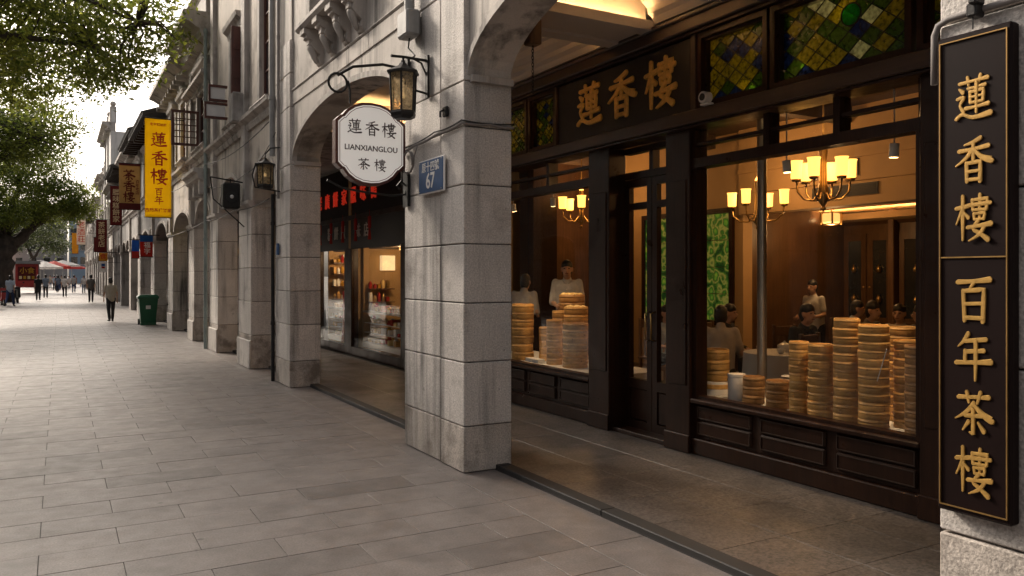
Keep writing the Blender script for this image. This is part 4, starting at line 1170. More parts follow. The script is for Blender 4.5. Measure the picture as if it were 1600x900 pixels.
def cable(label, pts, r=.008, m='wire', sag=0):
    q = []
    for i in range(len(pts)-1):
        a, b = Vector(pts[i]), Vector(pts[i+1])
        for k in range(8):
            t = k/8; p = a.lerp(b, t); p.z -= sag*4*t*(1-t); q.append(tuple(p))
    q.append(pts[-1])
    return MB().tube(q, r, 6).build('cable', m, label=label, cat='cable', smooth=True)
cable('bundled grey cable wrapped round the near pillar', [(2.99, 7.56, 2.93), (2.985, 7.2, 2.955), (2.985, 6.7, 2.98), (2.985, 6.145, 3.0), (3.25, 6.140, 3.01), (3.49, 6.14, 3.0)], .014, 'wire_grey', .01)
cable('thin dark cable alongside the bundled cable on the near pillar', [(2.985, 7.5, 2.96), (2.975, 6.7, 3.005), (2.975, 6.135, 3.02), (3.49, 6.132, 3.03)], .007, 'wire', .015)
lp = [(2.98, 7.5, 2.92)] + [(2.975-.012*k/10, 7.3+.14*math.cos(k*.7), 2.80+.11*math.sin(k*.7)) for k in range(2, 24)] + [(2.98, 7.1, 2.95)]
MB().tube(lp, .006, 5).build('cable', 'wire_grey', label='loose coil of thin cable above the street-number plate', cat='cable', smooth=True)
cable('dark vertical cable down the far edge of the near pillar', [(2.985, 7.52, 3.6), (2.98, 7.5, 3.2), (2.985, 7.53, 2.6)], .006)
cable('long cable sagging from the teahouse to the second building', [(2.96, 12.8, 3.95), (2.96, 15.2, 3.55), (2.96, 19.5, 3.75)], .007, 'wire', .12)
cable('cable strung along the facade below the ledge', [(2.95, 13.0, 4.2), (2.93, 19.5, 4.25), (2.93, 27.5, 4.3), (2.93, 40, 4.3)], .009, 'wire', .15)
cable('cable strung across the narrow arches at capital height', [(2.93, 13.1, 2.93), (2.93, 16, 2.95), (2.93, 19.5, 2.95), (2.93, 27, 2.9)], .008, 'wire', .05)
# open shutters, window boxes
sh = thing('window_shutter', 'dark red open shutter leaf beside the second upper window', 'shutter', (2.9, 15.7, 4.8))
MB().cbox(2.84, 15.86, 4.8, 3.04, 15.90, 6.45, .008).build('leaf', 'wood_red', sh)
for z in (4.9, 5.45, 6.0): MB().cbox(2.87, 15.845, z, 3.01, 15.862, z+.42, .006).build('panel', 'wood_red', sh)
ac = thing('balcony_box', 'pair of white panels in dark frames fixed outside the second upper window', 'panel', (2.75, 17.2, 4.9))
for i, (z0, dx) in enumerate(((5.30, .08), (4.94, 0))):
    p = MB().cbox(2.60+dx, 17.3, z0, 2.98, 17.33, z0+.28, .004).build('white_panel', 'white_plastic', ac)
    f = MB().box(2.57+dx, 17.28, z0-.03, 3.02, 17.35, z0+.02).box(2.57+dx, 17.28, z0+.26, 3.02, 17.35, z0+.31).box(2.57+dx, 17.281, z0+.02, 2.61+dx, 17.349, z0+.26)
    f.build('frame', 'wood_red', p)
st = MB().cbox(2.78, 15.40, 4.55, 3.04, 15.76, 5.10, .02).build('stone_pedestal', 'plaster_grey', label='plain stone pedestal on the ledge between the upper windows', cat='pedestal')
la = thing('lattice_shutter', 'dark red lattice shutter standing open on the narrow third building', 'shutter', (2.7, 20.9, 4.85))
f = MB(); x0, x1, z0, z1, y_ = 2.35, 2.98, 4.86, 5.72, 20.9
f.box(x0, y_, z0, x0+.06, y_+.04, z1).box(x1-.06, y_, z0, x1, y_+.04, z1).box(x0+.06, y_, z0, x1-.06, y_+.04, z0+.06).box(x0+.06, y_, z1-.06, x1-.06, y_+.04, z1)
f.build('frame', 'wood_red', la)
l = MB()
for k in range(1, 4): l.box(x0+.06+k*.127-.012, y_+.008, z0+.06, x0+.06+k*.127+.012, y_+.032, z1-.06)
for k in range(1, 5): l.box(x0+.06, y_+.012, z0+.06+k*.148-.012, x1-.06, y_+.028, z0+.06+k*.148+.012)
l.build('lattice', 'wood_red', la)
hd = thing('door_hood', 'carved stone door hood over the narrow arch of the third building', 'door hood', (2.95, 20.8, 3.9))
MB().profile_y([(3.06, 3.75), (2.95, 3.75), (2.92, 3.9), (2.8, 3.98), (2.78, 4.08), (2.70, 4.12), (2.70, 4.2), (3.06, 4.2)], 19.75, 21.9).build('moulding', 'moulding', hd)
for y in (19.95, 20.85, 21.7): MB().cbox(2.84, y-.08, 3.6, 3.05, y+.08, 3.95, .02).build('bracket', 'moulding', hd)
# chain and junction box in the arcade, security camera, red sticker
ch = thing('hanging_chain', 'short chain hanging from a dark box under the arcade arch', 'chain', (3.62, 6.02, 3.28))
MB().cbox(3.56, 5.97, 3.72, 3.68, 6.09, 3.95, .01).build('ceiling_box', 'wood_mid', ch)
MB().tube([(3.62, 6.03, 3.95), (3.62, 6.03, 4.45)], .012, 6).build('rod', 'iron', ch)
for k in range(14):
    z = 3.70-.03*k
    a = 0 if k % 2 else math.pi/2
    MB().tube([(3.62+.010*math.cos(t)*math.cos(a), 6.03+.010*math.cos(t)*math.sin(a), z+.019*math.sin(t)) for t in [q*math.pi/4 for q in range(9)]], .0035, 5).build('link', 'iron', ch)
cc = thing('security_camera', 'small white dome camera on the lintel below the stained glass', 'camera', (5.02, 5.36, 3.23))
MB().cbox(5.0, 5.32, 3.218, 5.08, 5.42, 3.24, .006).build('base', 'white_plastic', cc)
MB().tube([(5.06, 5.37, 3.288), (4.985, 5.37, 3.288)], .052, 18).build('housing', 'white_plastic', cc, smooth='angle')
MB().tube([(4.986, 5.37, 3.288), (4.978, 5.37, 3.288)], .032, 16).build('lens', 'rubber', cc)
MB().box(5.124, 3.19, 1.52, 5.129, 3.36, 1.74).build('paper_notice', 'banner_red', label='small red paper notice on the rightmost shopfront post', cat='notice')
bx = thing('door_bell', 'small dark iron hook plate on the near pillar below the cable', 'hook', (2.99, 6.5, 3.12))
MB().cbox(2.975, 6.45, 3.11, 3.008, 6.53, 3.20, .008).build('plate', 'iron', bx)
MB().tube([(2.975, 6.49, 3.17), (2.94, 6.49, 3.15), (2.94, 6.49, 3.10)], .01, 6).build('hook', 'iron', bx)

# ------------------------------------------------------------------ wheelie bin
bn = thing('wheelie_bin', 'green two-wheeled rubbish bin standing by the arcade', 'bin', (2.62, 30.0, 0))
def frus(mb, x0, x1, y0, y1, z0, a0, a1, b0, b1, z1):
    mb.quadbox([(x0, y0, z0), (x1, y0, z0), (x1, y1, z0), (x0, y1, z0), (a0, b0, z1), (a1, b0, z1), (a1, b1, z1), (a0, b1, z1)]); return mb
frus(MB(), 2.40, 2.86, 29.8, 30.25, .08, 2.33, 2.93, 29.7, 30.35, .90).build('body', 'bin_green', bn)
MB().cbox(2.30, 29.67, .90, 2.96, 30.38, .95, .01).build('rim', 'bin_green', bn)
frus(MB(), 2.29, 2.97, 29.65, 30.42, .952, 2.36, 2.90, 29.72, 30.35, 1.03).build('lid', 'bin_green', bn)
MB().tube([(2.36, 30.44, .98), (2.90, 30.44, .98)], .022, 8).build('handle', 'bin_green', bn)
for x in (2.38, 2.88): MB().tube([(x-.035, 30.28, .10), (x+.035, 30.28, .10)], .10, 14).build('wheel', 'rubber', bn)
MB().cbox(2.38, 29.78, .0, 2.88, 29.9, .09, .01).build('foot', 'bin_green', bn)
MB().box(2.55, 29.728, .55, 2.70, 29.75, .72).build('emblem', 'white_plastic', bn)
# ------------------------------------------------------------------ bamboo steamers
def steamer_mesh(m, mh):
    # unit size: diameter 1, height 1
    prof = [(.44, .12), (.5, 0), (.5, .96), (.485, 1.0), (.44, 1.0), (.43, .96)]
    body = MB().lathe([(.0, .10), (.43, .10), (.43, .0), (.492, 0), (.5, .03), (.5, .90), (.494, .925), (.478, .93), (.478, .985), (.44, .985), (.43, .9), (.43, .4), (0, .4)], 22)
    me = body.mesh('steamer_body', 'angle'); me.materials.append(MATS[m])
    hp = MB().lathe([(.4985, .56), (.5035, .57), (.5035, .84), (.4985, .85)], 22)
    hp.f = hp.f[:-2]
    me2 = hp.mesh('steamer_hoop', 'angle'); me2.materials.append(MATS[mh])
    pin = MB().cbox(-.012, -.535, .1, .012, -.51, .3, .004).cbox(-.018, -.512, .55, .018, -.497, .72, .004).mesh('pin'); pin.materials.append(MATS['bamboo_dark'])
    return me, me2, pin
SM = {'bamboo': steamer_mesh('bamboo', 'bamboo'), 'dark': steamer_mesh('bamboo_dark', 'hoop')}
def steamer(kind, x, y, z, d, h, label, grp):
    me, me2, pin = SM[kind]
    o = bpy.data.objects.new('bamboo_steamer', me); COL.objects.link(o)
    o.location = (x, y, z); o.scale = (d, d, h); o.rotation_euler = (0, 0, random.uniform(-.9, .9) - .5)
    tag(o, label, 'steamer', grp)
    for (mm, nm) in ((me2, 'hoop'), (pin, 'peg')):
        c = bpy.data.objects.new(nm, mm); COL.objects.link(c); c.parent = o
    return o
def stack(desc, x, y, d, n, z0=.551, h=.062, kind='bamboo', grp='bamboo steamers stacked in the windows', buns=0):
    z = z0
    for i in range(n):
        hh = h*random.uniform(.93, 1.08)
        where = 'topmost' if i == n-1 else NTH[i]
        lb = 'bamboo steamer, %s in %s' % (where, desc) if n > 1 else desc
        steamer(kind, x+random.uniform(-.003, .003), y+random.uniform(-.003, .003), z, d*random.uniform(.985, 1.01), hh, lb, grp)
        z += hh
    return z
stack('the slim stack left of centre, right window', 5.38, 4.64, .158, 9, h=.0645)
stack('the second full stack, right window', 5.37, 4.415, .195, 9, h=.0655)
stack('the tall middle stack, right window', 5.40, 4.19, .200, 12, h=.0655)
stack('the widest tall stack with a stick against it', 5.38, 3.935, .222, 12, h=.065)
stack('the stack behind the rightmost one', 5.57, 3.80, .170, 10, h=.066)
stack('the rightmost dark stack by the post', 5.35, 3.545, .190, 10, h=.064, kind='dark')
stack('the tall rear stack behind the widest one', 5.80, 3.99, .205, 11, h=.068)
stack('the low dark stack beside the white drum', 5.42, 5.18, .195, 3, h=.080, kind='dark')
stack('the low dark stack next to the slim stack', 5.42, 4.90, .205, 3, h=.082, kind='dark')
zt = stack('the stack on a white base', 5.55, 5.79, .255, 3, z0=.68, h=.105)
bs = thing('steamer_base', 'white enamel ring under the steamers at the right window left end', 'pot', (5.55, 5.79, .551))
MB().lathe([(.0, 0), (.125, 0), (.127, .005), (.127, .122), (.12, .128), (0, .128)], 24, (5.55, 5.79, .551)).build('drum', 'white_enamel', bs, smooth='angle')
MB().lathe([(.1275, .055), (.130, .06), (.130, .095), (.1275, .10)], 24, (5.55, 5.79, .551)).build('band', 'bamboo', bs)
dr = thing('white_drum', 'small white lidded drum between the steamer stacks', 'drum', (5.44, 5.405, .551))
MB().lathe([(0, 0), (.078, 0), (.08, .004), (.08, .215), (.075, .22), (0, .22)], 22, (5.44, 5.405, .551)).build('body', 'white_enamel', dr, smooth='angle')
MB().lathe([(.0, .2205), (.083, .2205), (.083, .24), (.0, .242)], 22, (5.44, 5.405, .551)).build('lid', 'white_enamel', dr, smooth='angle')
for i in range(4):
    MB().lathe([(0, 0), (.07, 0), (.115, .012), (.118, .016), (.0, .012)], 22, (5.80, 5.05, .715+.018*i)).build('white_plate', 'porcelain', smooth='angle',
        label='white plate, %s of the pile behind the low dark stacks' % ('lowest', 'second from the bottom', 'third from the bottom', 'topmost')[i], cat='plate', group='white plates in the right window')
MB().lathe([(0, 0), (.10, 0), (.10, .16), (0, .163)], 18, (5.80, 5.05, .551)).build('metal_tin', 'steel', smooth='angle', label='round metal tin under the pile of white plates', cat='tin')
MB().tube([(5.235, 3.80, .92), (5.262, 3.74, 1.16)], .004, 6).build('wooden_stick', 'white_plastic', label='thin pale stick leaning on the widest steamer stack', cat='stick')
# left window
stack('the wide left stack, left window', 5.52, 9.46, .30, 7, h=.105)
stack('the short narrow stack, left window', 5.72, 9.17, .20, 5, h=.088)
stack('the front middle stack, left window', 5.56, 8.72, .205, 7, h=.082)
stack('the front wide stack, left window', 5.60, 8.30, .315, 7, h=.078)
stack('the rear narrow stack before the cook', 5.98, 9.22, .23, 7, h=.098)
zt2 = stack('the rear wide stack before the cook', 5.95, 8.80, .32, 7, h=.104)
stack('the half-hidden stack, left window', 5.80, 8.02, .22, 6, h=.085)
zt3 = stack('the broad tray stack of the cook', 6.26, 9.36, .36, 8, h=.108, kind='dark')
for k in range(8):
    a = k*.785
    MB().ball((6.26+.11*math.cos(a)*(1 if k else 0), 9.36+.11*math.sin(a)*(1 if k else 0), zt3-.01), .05, 10, 6, (1, 1, .7)).build('steamed_bun', 'bun', smooth=True,
        label='golden bun in the topmost steamer before the cook', cat='bun', group='golden buns before the cook')
for k in range(7):
    a = k*.9
    MB().ball((5.95+.10*math.cos(a)*(1 if k else 0), 8.80+.10*math.sin(a)*(1 if k else 0), zt2-.012), .045, 10, 6, (1, 1, .7)).build('steamed_bun', 'bun', smooth=True,
        label='golden bun in the rear wide steamer stack', cat='bun', group='golden buns in the rear wide stack')
for i, (x, y) in enumerate(((5.47, 9.15), (5.47, 8.98), (5.47, 9.75))):
    MB().cbox(x-.05, y-.075, .551, x+.06, y+.075, .60, .006).build('paper_box', 'white_enamel', label=('white paper box nearest the wide left stack', 'white paper box nearest the front middle stack', 'white paper box left of the wide left stack')[i], cat='box', group='white boxes in the left window')

# ------------------------------------------------------------------ lamps inside
def chandelier(label, x, y, z, r, arms, ztop, watts, sh=.085, shh=.20):
    t = thing('chandelier', label, 'chandelier', (x, y, z-.35), group='brass chandeliers in the dining room')
    MB().lathe([(0, -.40), (.03, -.36), (.015, -.33), (.05, -.28), (.06, -.2), (.04, -.1), (.035, .15), (.05, .3), (.02, .34), (.012, .36)], 14, (x, y, z)).build('stem', 'brass', t, smooth='angle')
    MB().tube([(x, y, z+.3), (x, y, ztop)], .010, 6).build('rod', 'brass', t)
    for i in range(arms):
        a = 2*math.pi*i/arms + .35
        cx, cy_ = x+r*math.cos(a), y+r*math.sin(a)
        def P(k, zz): return (x+r*k*math.cos(a), y+r*k*math.sin(a), z+zz)
        am = MB().tube([P(.1, -.16), P(.35, -.27), P(.7, -.26), P(.95, -.18), P(1.0, -.06)], .011, 6)
        am.build('arm', 'brass', t, smooth=True)
        cup = MB().lathe([(.0, -.075), (.045, -.07), (.052, -.045), (.02, -.04)], 12, (cx, cy_, z)).build('cup', 'brass', t, smooth=True)
        s_ = MB().lathe([(sh*.80, -.035), (sh*.84, shh*.4), (sh*.88, shh*.75), (sh, shh*.86), (sh*.97, shh*.86), (sh*.84, shh*.7), (sh*.76, -.03)], 16, (cx, cy_, z), closed=True)
        s_.build('lamp_shade', 'lamp_shade', t, smooth='angle')
    l = bpy.data.lights.new('chandelier_light', 'POINT'); l.energy = watts; l.color = (1, .55, .22); l.shadow_soft_size = .18
    lo = bpy.data.objects.new('chandelier_light', l); COL.objects.link(lo); lo.parent = t; lo.location = (0, 0, .45+.32)
    return t
chandelier('large six-armed brass chandelier behind the right window', 7.0, 5.72, 2.76, .27, 6, 4.0, 34, .070, .175)
chandelier('smaller brass chandelier left of the large one, right window', 8.5, 8.05, 2.72, .38, 4, 4.0, 30, .072, .18)
chandelier('brass chandelier seen through the left window', 8.3, 12.1, 2.95, .36, 5, 4.0, 34)
lq = thing('ceiling_lantern', 'small square glowing lantern below the soffit at the back', 'lantern', (10.4, 8.35, 2.3))
MB().cbox(10.30, 8.25, 2.50, 10.50, 8.45, 2.66, .02).build('shade', 'lamp_shade_dim', lq)
f = MB()
for (dx, dy) in ((-.105, -.105), (.105, -.105), (.105, .105), (-.105, .105)): f.box(10.4+dx-.01, 8.35+dy-.01, 2.48, 10.4+dx+.01, 8.35+dy+.01, 2.68)
f.tube([(10.4, 8.35, 2.66), (10.4, 8.35, 2.78)], .01, 6); f.box(10.32, 8.27, 2.48, 10.48, 8.43, 2.495); f.build('frame', 'brass', lq)
ll = bpy.data.lights.new('lantern_light', 'POINT'); ll.energy = 22; ll.color = (1, .58, .24); ll.shadow_soft_size = .12
llo = bpy.data.objects.new('lantern_light', ll); COL.objects.link(llo); llo.parent = lq; llo.location = (0, 0, .12)
def spot(label, x, y, z, tgt, watts):
    t = thing('display_spotlight', label, 'lamp', (x, y, z), group='small spotlights over the window displays')
    d = (Vector(tgt)-Vector((x, y, z))).normalized()
    p = Vector((x, y, z))
    MB().tube([p-d*.05, p+d*.05], .035, 12).build('can', 'white_plastic', t, smooth='angle')
    MB().tube([p+d*.051, p+d*.054], .03, 12).build('lens', 'bulb', t)
    MB().tube([p-d*.03, (x, y, 4.0)], .006, 6).build('rod', 'white_plastic', t)
    l = bpy.data.lights.new('spot_light', 'SPOT'); l.energy = watts; l.color = (1, .70, .40); l.spot_size = R(95); l.spot_blend = .8; l.shadow_soft_size = .05
    lo = bpy.data.objects.new('spot_light', l); COL.objects.link(lo); lo.parent = t; lo.location = d*.07
    lo.rotation_euler = d.to_track_quat('-Z', 'Y').to_euler()
spot('spotlight at the right end above the steamers', 5.36, 3.75, 2.62, (5.40, 3.9, .6), 55)
spot('spotlight in the middle above the steamers', 5.36, 4.75, 2.62, (5.40, 4.6, .6), 55)
spot('spotlight above the left window steamers', 5.40, 8.5, 2.62, (5.75, 8.9, .9), 34)
spot('spotlight above the wide left stack, left window', 5.40, 9.5, 2.62, (5.75, 9.5, .9), 34)

# ------------------------------------------------------------------ backlit green glass panels on the back wall
for i, (y, lb) in enumerate(((9.92, 'green backlit glass panel seen at the left of the right window'), (11.35, 'green backlit glass panel seen through the door'), (13.9, 'green backlit glass panel behind the cook'))):
    t = thing('glass_panel', lb, 'glass panel', (9.47, y, 1.0), group='green glass panels in the dining room')
    y0, y1, z0, z1 = y-.36, y+.36, .95, 2.72
    MB().box(9.44, y0-.08, z0-.08, 9.498, y0, z1+.08).box(9.44, y1, z0-.08, 9.498, y1+.08, z1+.08).box(9.44, y0, z0-.08, 9.498, y1, z0).box(9.44, y0, z1, 9.498, y1, z1+.08).build('frame', 'wood', t)
    rr = random.Random(i)
    nz, ny = 4, 2
    for a in range(ny):
        for b in range(nz):
            ya, yb = y0+(y1-y0)*a/ny, y0+(y1-y0)*(a+1)/ny; za, zb = z0+(z1-z0)*b/nz, z0+(z1-z0)*(b+1)/nz
            MB().cbox(9.468, ya+.006, za+.006, 9.478, yb-.006, zb-.006, .003).build('pane', 'panel_art', t)
# picture frame on the soffit (beside the chandelier)
pf = thing('wall_frame', 'empty brass-edged frame on the soffit behind the chandelier', 'frame', (9.38, 7.5, 3.03))
MB().box(9.375, 7.1, 3.05, 9.396, 7.12, 3.28).box(9.375, 7.88, 3.05, 9.396, 7.9, 3.28).box(9.375, 7.12, 3.05, 9.396, 7.88, 3.065).box(9.375, 7.12, 3.265, 9.396, 7.88, 3.28).build('moulding', 'wood_mid', pf)
MB().box(9.39, 7.12, 3.065, 9.397, 7.88, 3.265).build('backing', 'cream_wall', pf)
# cabinets at the back
def cabinet(label, y0, y1):
    t = thing('display_cabinet', label, 'cabinet', (12.0, (y0+y1)/2, .055), group='wooden cabinets along the back wall')
    MB().box(11.85, y0, .06, 12.19, y1, 2.55).build('carcass', 'cabinet', t)
    MB().profile_y([(12.19, 2.552), (11.82, 2.552), (11.74, 2.60), (11.74, 2.66), (12.19, 2.66)], y0-.04, y1+.04).build('cornice', 'cabinet', t)
    w_ = (y1-y0)/2
    for k in range(2):
        a, b = y0+k*w_+.02, y0+(k+1)*w_-.02
        d = MB().box(11.82, a, .9, 11.848, a+.09, 2.4).box(11.82, b-.09, .9, 11.848, b, 2.4).box(11.82, a+.09, .9, 11.848, b-.09, 1.0).box(11.82, a+.09, 2.28, 11.848, b-.09, 2.4).build('door', 'cabinet', t)
        MB().box(11.832, a+.085, .995, 11.838, b-.085, 2.285).build('pane', 'pane_dark', d)
        MB().cbox(11.822, a+.05, .16, 11.848, b-.05, .82, .012).build('panel', 'cabinet', t)
        MB().ball((11.81, b-.04 if k == 0 else a+.04, 1.5), .018, 8, 6).build('knob', 'brass', d, smooth=True)
        for q in range(2):
            MB().lathe([(0, 0), (.03, 0), (.045, .04), (.035, .08), (.012, .11), (.018, .13), (0, .13)], 12, (11.80, (a+b)/2, 1.25+q*.5)).build('ornament', 'brass', t, smooth='angle')
cabinet('wooden glass-fronted cabinet at the back, right of centre', 6.9, 8.2)
cabinet('wooden glass-fronted cabinet at the back, left of centre', 8.3, 9.25)
cabinet('wooden glass-fronted cabinet at the back, far right', 5.4, 6.8)
cabinet('wooden glass-fronted cabinet at the back, hidden end', 3.6, 5.3)
for i, y in enumerate((6.85, 8.25)):
    MB().cbox(11.70, y-.05, .056, 11.84, y+.05, 2.77, .01).build('pilaster', 'wood_mid', TEA)

# ------------------------------------------------------------------ tables and chairs
def table(label, x, y, s_=.45, cloth=True):
    t = thing('dining_table', label, 'table', (x, y, .055), group='dining tables')
    MB().tube([(x, y, .77), (x, y, .80)], s_, 24).build('tabletop', 'wood_mid', t)
    MB().tube([(x, y, .08), (x, y, .77)], .05, 10).build('pedestal', 'wood', t)
    MB().tube([(x, y, .056), (x, y, .085)], .24, 16).build('foot', 'wood', t)
    c = MB(); n = 48; b = 0
    for (r, z) in ((s_*.98, .806), (s_*1.02, .80), (s_*1.03, .62), (s_*1.06, .38)):
        for k in range(n):
            a = 2*math.pi*k/n; rr = r*(1+(.05*math.sin(a*9) if z < .7 else 0)*(1.1-z))
            c.v.append((x+rr*math.cos(a), y+rr*math.sin(a), z))
    for i in range(3):
        for k in range(n): c.f.append((i*n+k, i*n+(k+1) % n, (i+1)*n+(k+1) % n, (i+1)*n+k))
    c.f.append(tuple(range(n)))
    c.build('tablecloth', 'cloth_white', label=label.replace('round table', 'white cloth on the round table'), cat='tablecloth', group='white tablecloths', smooth='angle')
    for k in range(4):
        a = k*1.57+.6
        q = (x+s_*.6*math.cos(a), y+s_*.6*math.sin(a), .808)
        MB().lathe([(0, 0), (.025, 0), (.045, .03), (.05, .055), (.044, .055), (.02, .012), (0, .012)], 12, q).build('tea_bowl', 'porcelain', smooth='angle', label='white tea bowl on the '+label[label.index('round'):], cat='bowl', group='tea bowls on the dining tables')
    p = thing('teapot', 'white teapot on the '+label[label.index('round'):], 'teapot', (x, y, .808))
    MB().lathe([(0, 0), (.05, 0), (.075, .04), (.07, .085), (.03, .105), (.01, .11), (.014, .125), (0, .13)], 14, (x, y, .808)).build('body', 'porcelain', p, smooth='angle')
    MB().tube([(x+.06, y, .85), (x+.11, y, .87), (x+.125, y, .915)], [.014, .01, .007], 8).build('spout', 'porcelain', p, smooth=True)
    MB().tube([(x-.065, y, .885), (x-.11, y, .89), (x-.115, y, .85), (x-.07, y, .835)], .007, 6).build('handle', 'porcelain', p, smooth=True)
TB = [(7.35, 6.55, 'round table of the diner in the white shirt'), (8.3, 6.3, 'round table behind the tall steamer stacks'), (9.4, 6.35, 'round table nearest the back cabinets'), (8.0, 8.55, 'round table seen through the door'), (8.0, 4.6, 'round table at the far right of the window')]
for x, y, lb in TB: table(lb, x, y)
ch0 = thing('dining_chair', 'dark wooden chair', 'chair', (0, 0, 0), group='dark wooden dining chairs')
MB().cbox(-.21, -.21, .43, .21, .21, .47, .01).build('seat', 'wood_mid', ch0)
for (x, y) in ((-.18, .18), (.18, .18), (-.18, -.18), (.18, -.18)):
    MB().cbox(x-.02, y-.02, 0, x+.02, y+.02, .428 if y > 0 else 1.02, .004).build('leg', 'wood_mid', ch0)
MB().cbox(-.158, -.195, .88, .158, -.165, 1.0, .006).build('top_rail', 'wood_mid', ch0)
for x in (-.09, 0, .09): MB().cbox(x-.015, -.19, .472, x+.015, -.17, .878, .004).build('splat', 'wood_mid', ch0)
CH = [(6.98, 7.2, 'of the diner in the white shirt, right window', math.pi*.75), (8.0, 6.95, 'of the diner in black with back turned', math.pi), (9.3, 7.0, 'of the diner in the middle at the back', math.pi), (9.05, 5.75, 'of the diner at the far right', math.pi*.3),
      (7.55, 9.05, 'of the diner seen through the door', math.pi), (7.75, 8.05, 'of the diner in the dark jacket', math.pi*1.1), (9.85, 6.75, 'of the diner in cream', math.pi*.6), (10.0, 7.8, 'of the diner in pale blue at the back', math.pi*1.2), (7.0, 6.1, 'standing empty behind the steamers', .2), (8.6, 5.75, 'standing empty between the tables', .4)]
for i, (x, y, lb, rz) in enumerate(CH):
    if i == 0: ch0.location = (x, y, .056); ch0.rotation_euler = (0, 0, rz); ch0['label'] = 'dark wooden chair '+lb
    else: dup(ch0, (x, y, .056), rz, 'dark wooden chair '+lb)

# ------------------------------------------------------------------ the lit shop seen through the second arch
S2 = thing('neighbour_shop', 'lit pastry shop behind the second arch, with red characters on its fascia', 'shop', (5.5, 16.5, .03))
X2 = 5.36
MB().box(X2+.02, 13.3, 2.30, 5.49, 19.6, 4.0).build('fascia', 'board_maroon', S2)
MB().box(X2-.02, 13.3, 2.86, X2+.019, 19.6, 2.96).build('fascia_rail', 'wood', S2)
MB().box(X2+.0, 13.3, 2.25, X2+.019, 19.6, 2.86).build('lower_fascia', 'board_black', S2)
for i, ch in enumerate('老廣餅家臘味鴨'):
    y = 18.75 - i*.62
    text_mb(ch, (X2+.018, y, 3.36), *STREET, .36, .02, bold=.002).build('character', 'neon_red', S2)
for i, ch in enumerate('糕餅臘 味店'):
    if ch != ' ': text_mb(ch, (X2-.002, 17.9-i*.50, 2.60), *STREET, .30, .012, bold=.003).build('character', 'cloth_white', S2)
for i in range(5):
    y = 18.4-i*.85
    t = thing('red_tassel', 'red hanging paper tassel, %s from the second pillar under the shop fascia' % ('first', 'second', 'third', 'fourth', 'fifth')[4-i], 'tassel', (X2-.08, y, 2.4), group='red tassels on the pastry shop')
    MB().tube([(X2-.08, y, 2.98), (X2-.08, y, 2.85)], .004, 5).build('cord', 'banner_red', t)
    MB().cbox(X2-.10, y-.05, 2.62, X2-.06, y+.05, 2.86, .01).build('knot', 'banner_red', t)
    MB().lathe([(0, .02), (.02, 0), (.035, -.2), (0, -.2)], 10, (X2-.08, y, 2.60)).build('fringe', 'banner_red', t)
MB().cbox(X2-.03, 16.28, .03, 5.49, 16.75, 2.26, .01).build('post', 'wood', S2)
MB().cbox(X2-.03, 18.8, .03, 5.49, 19.4, 2.26, .01).build('post', 'wood', S2)
MB().cbox(X2-.03, 13.2, .03, 5.49, 13.5, 2.26, .01).build('post', 'wood', S2)
MB().box(X2-.03, 13.5, .03, 5.45, 16.28, .20).build('plinth', 'wood', S2); MB().box(X2-.03, 16.75, .03, 5.45, 18.8, .20).build('plinth', 'wood', S2)
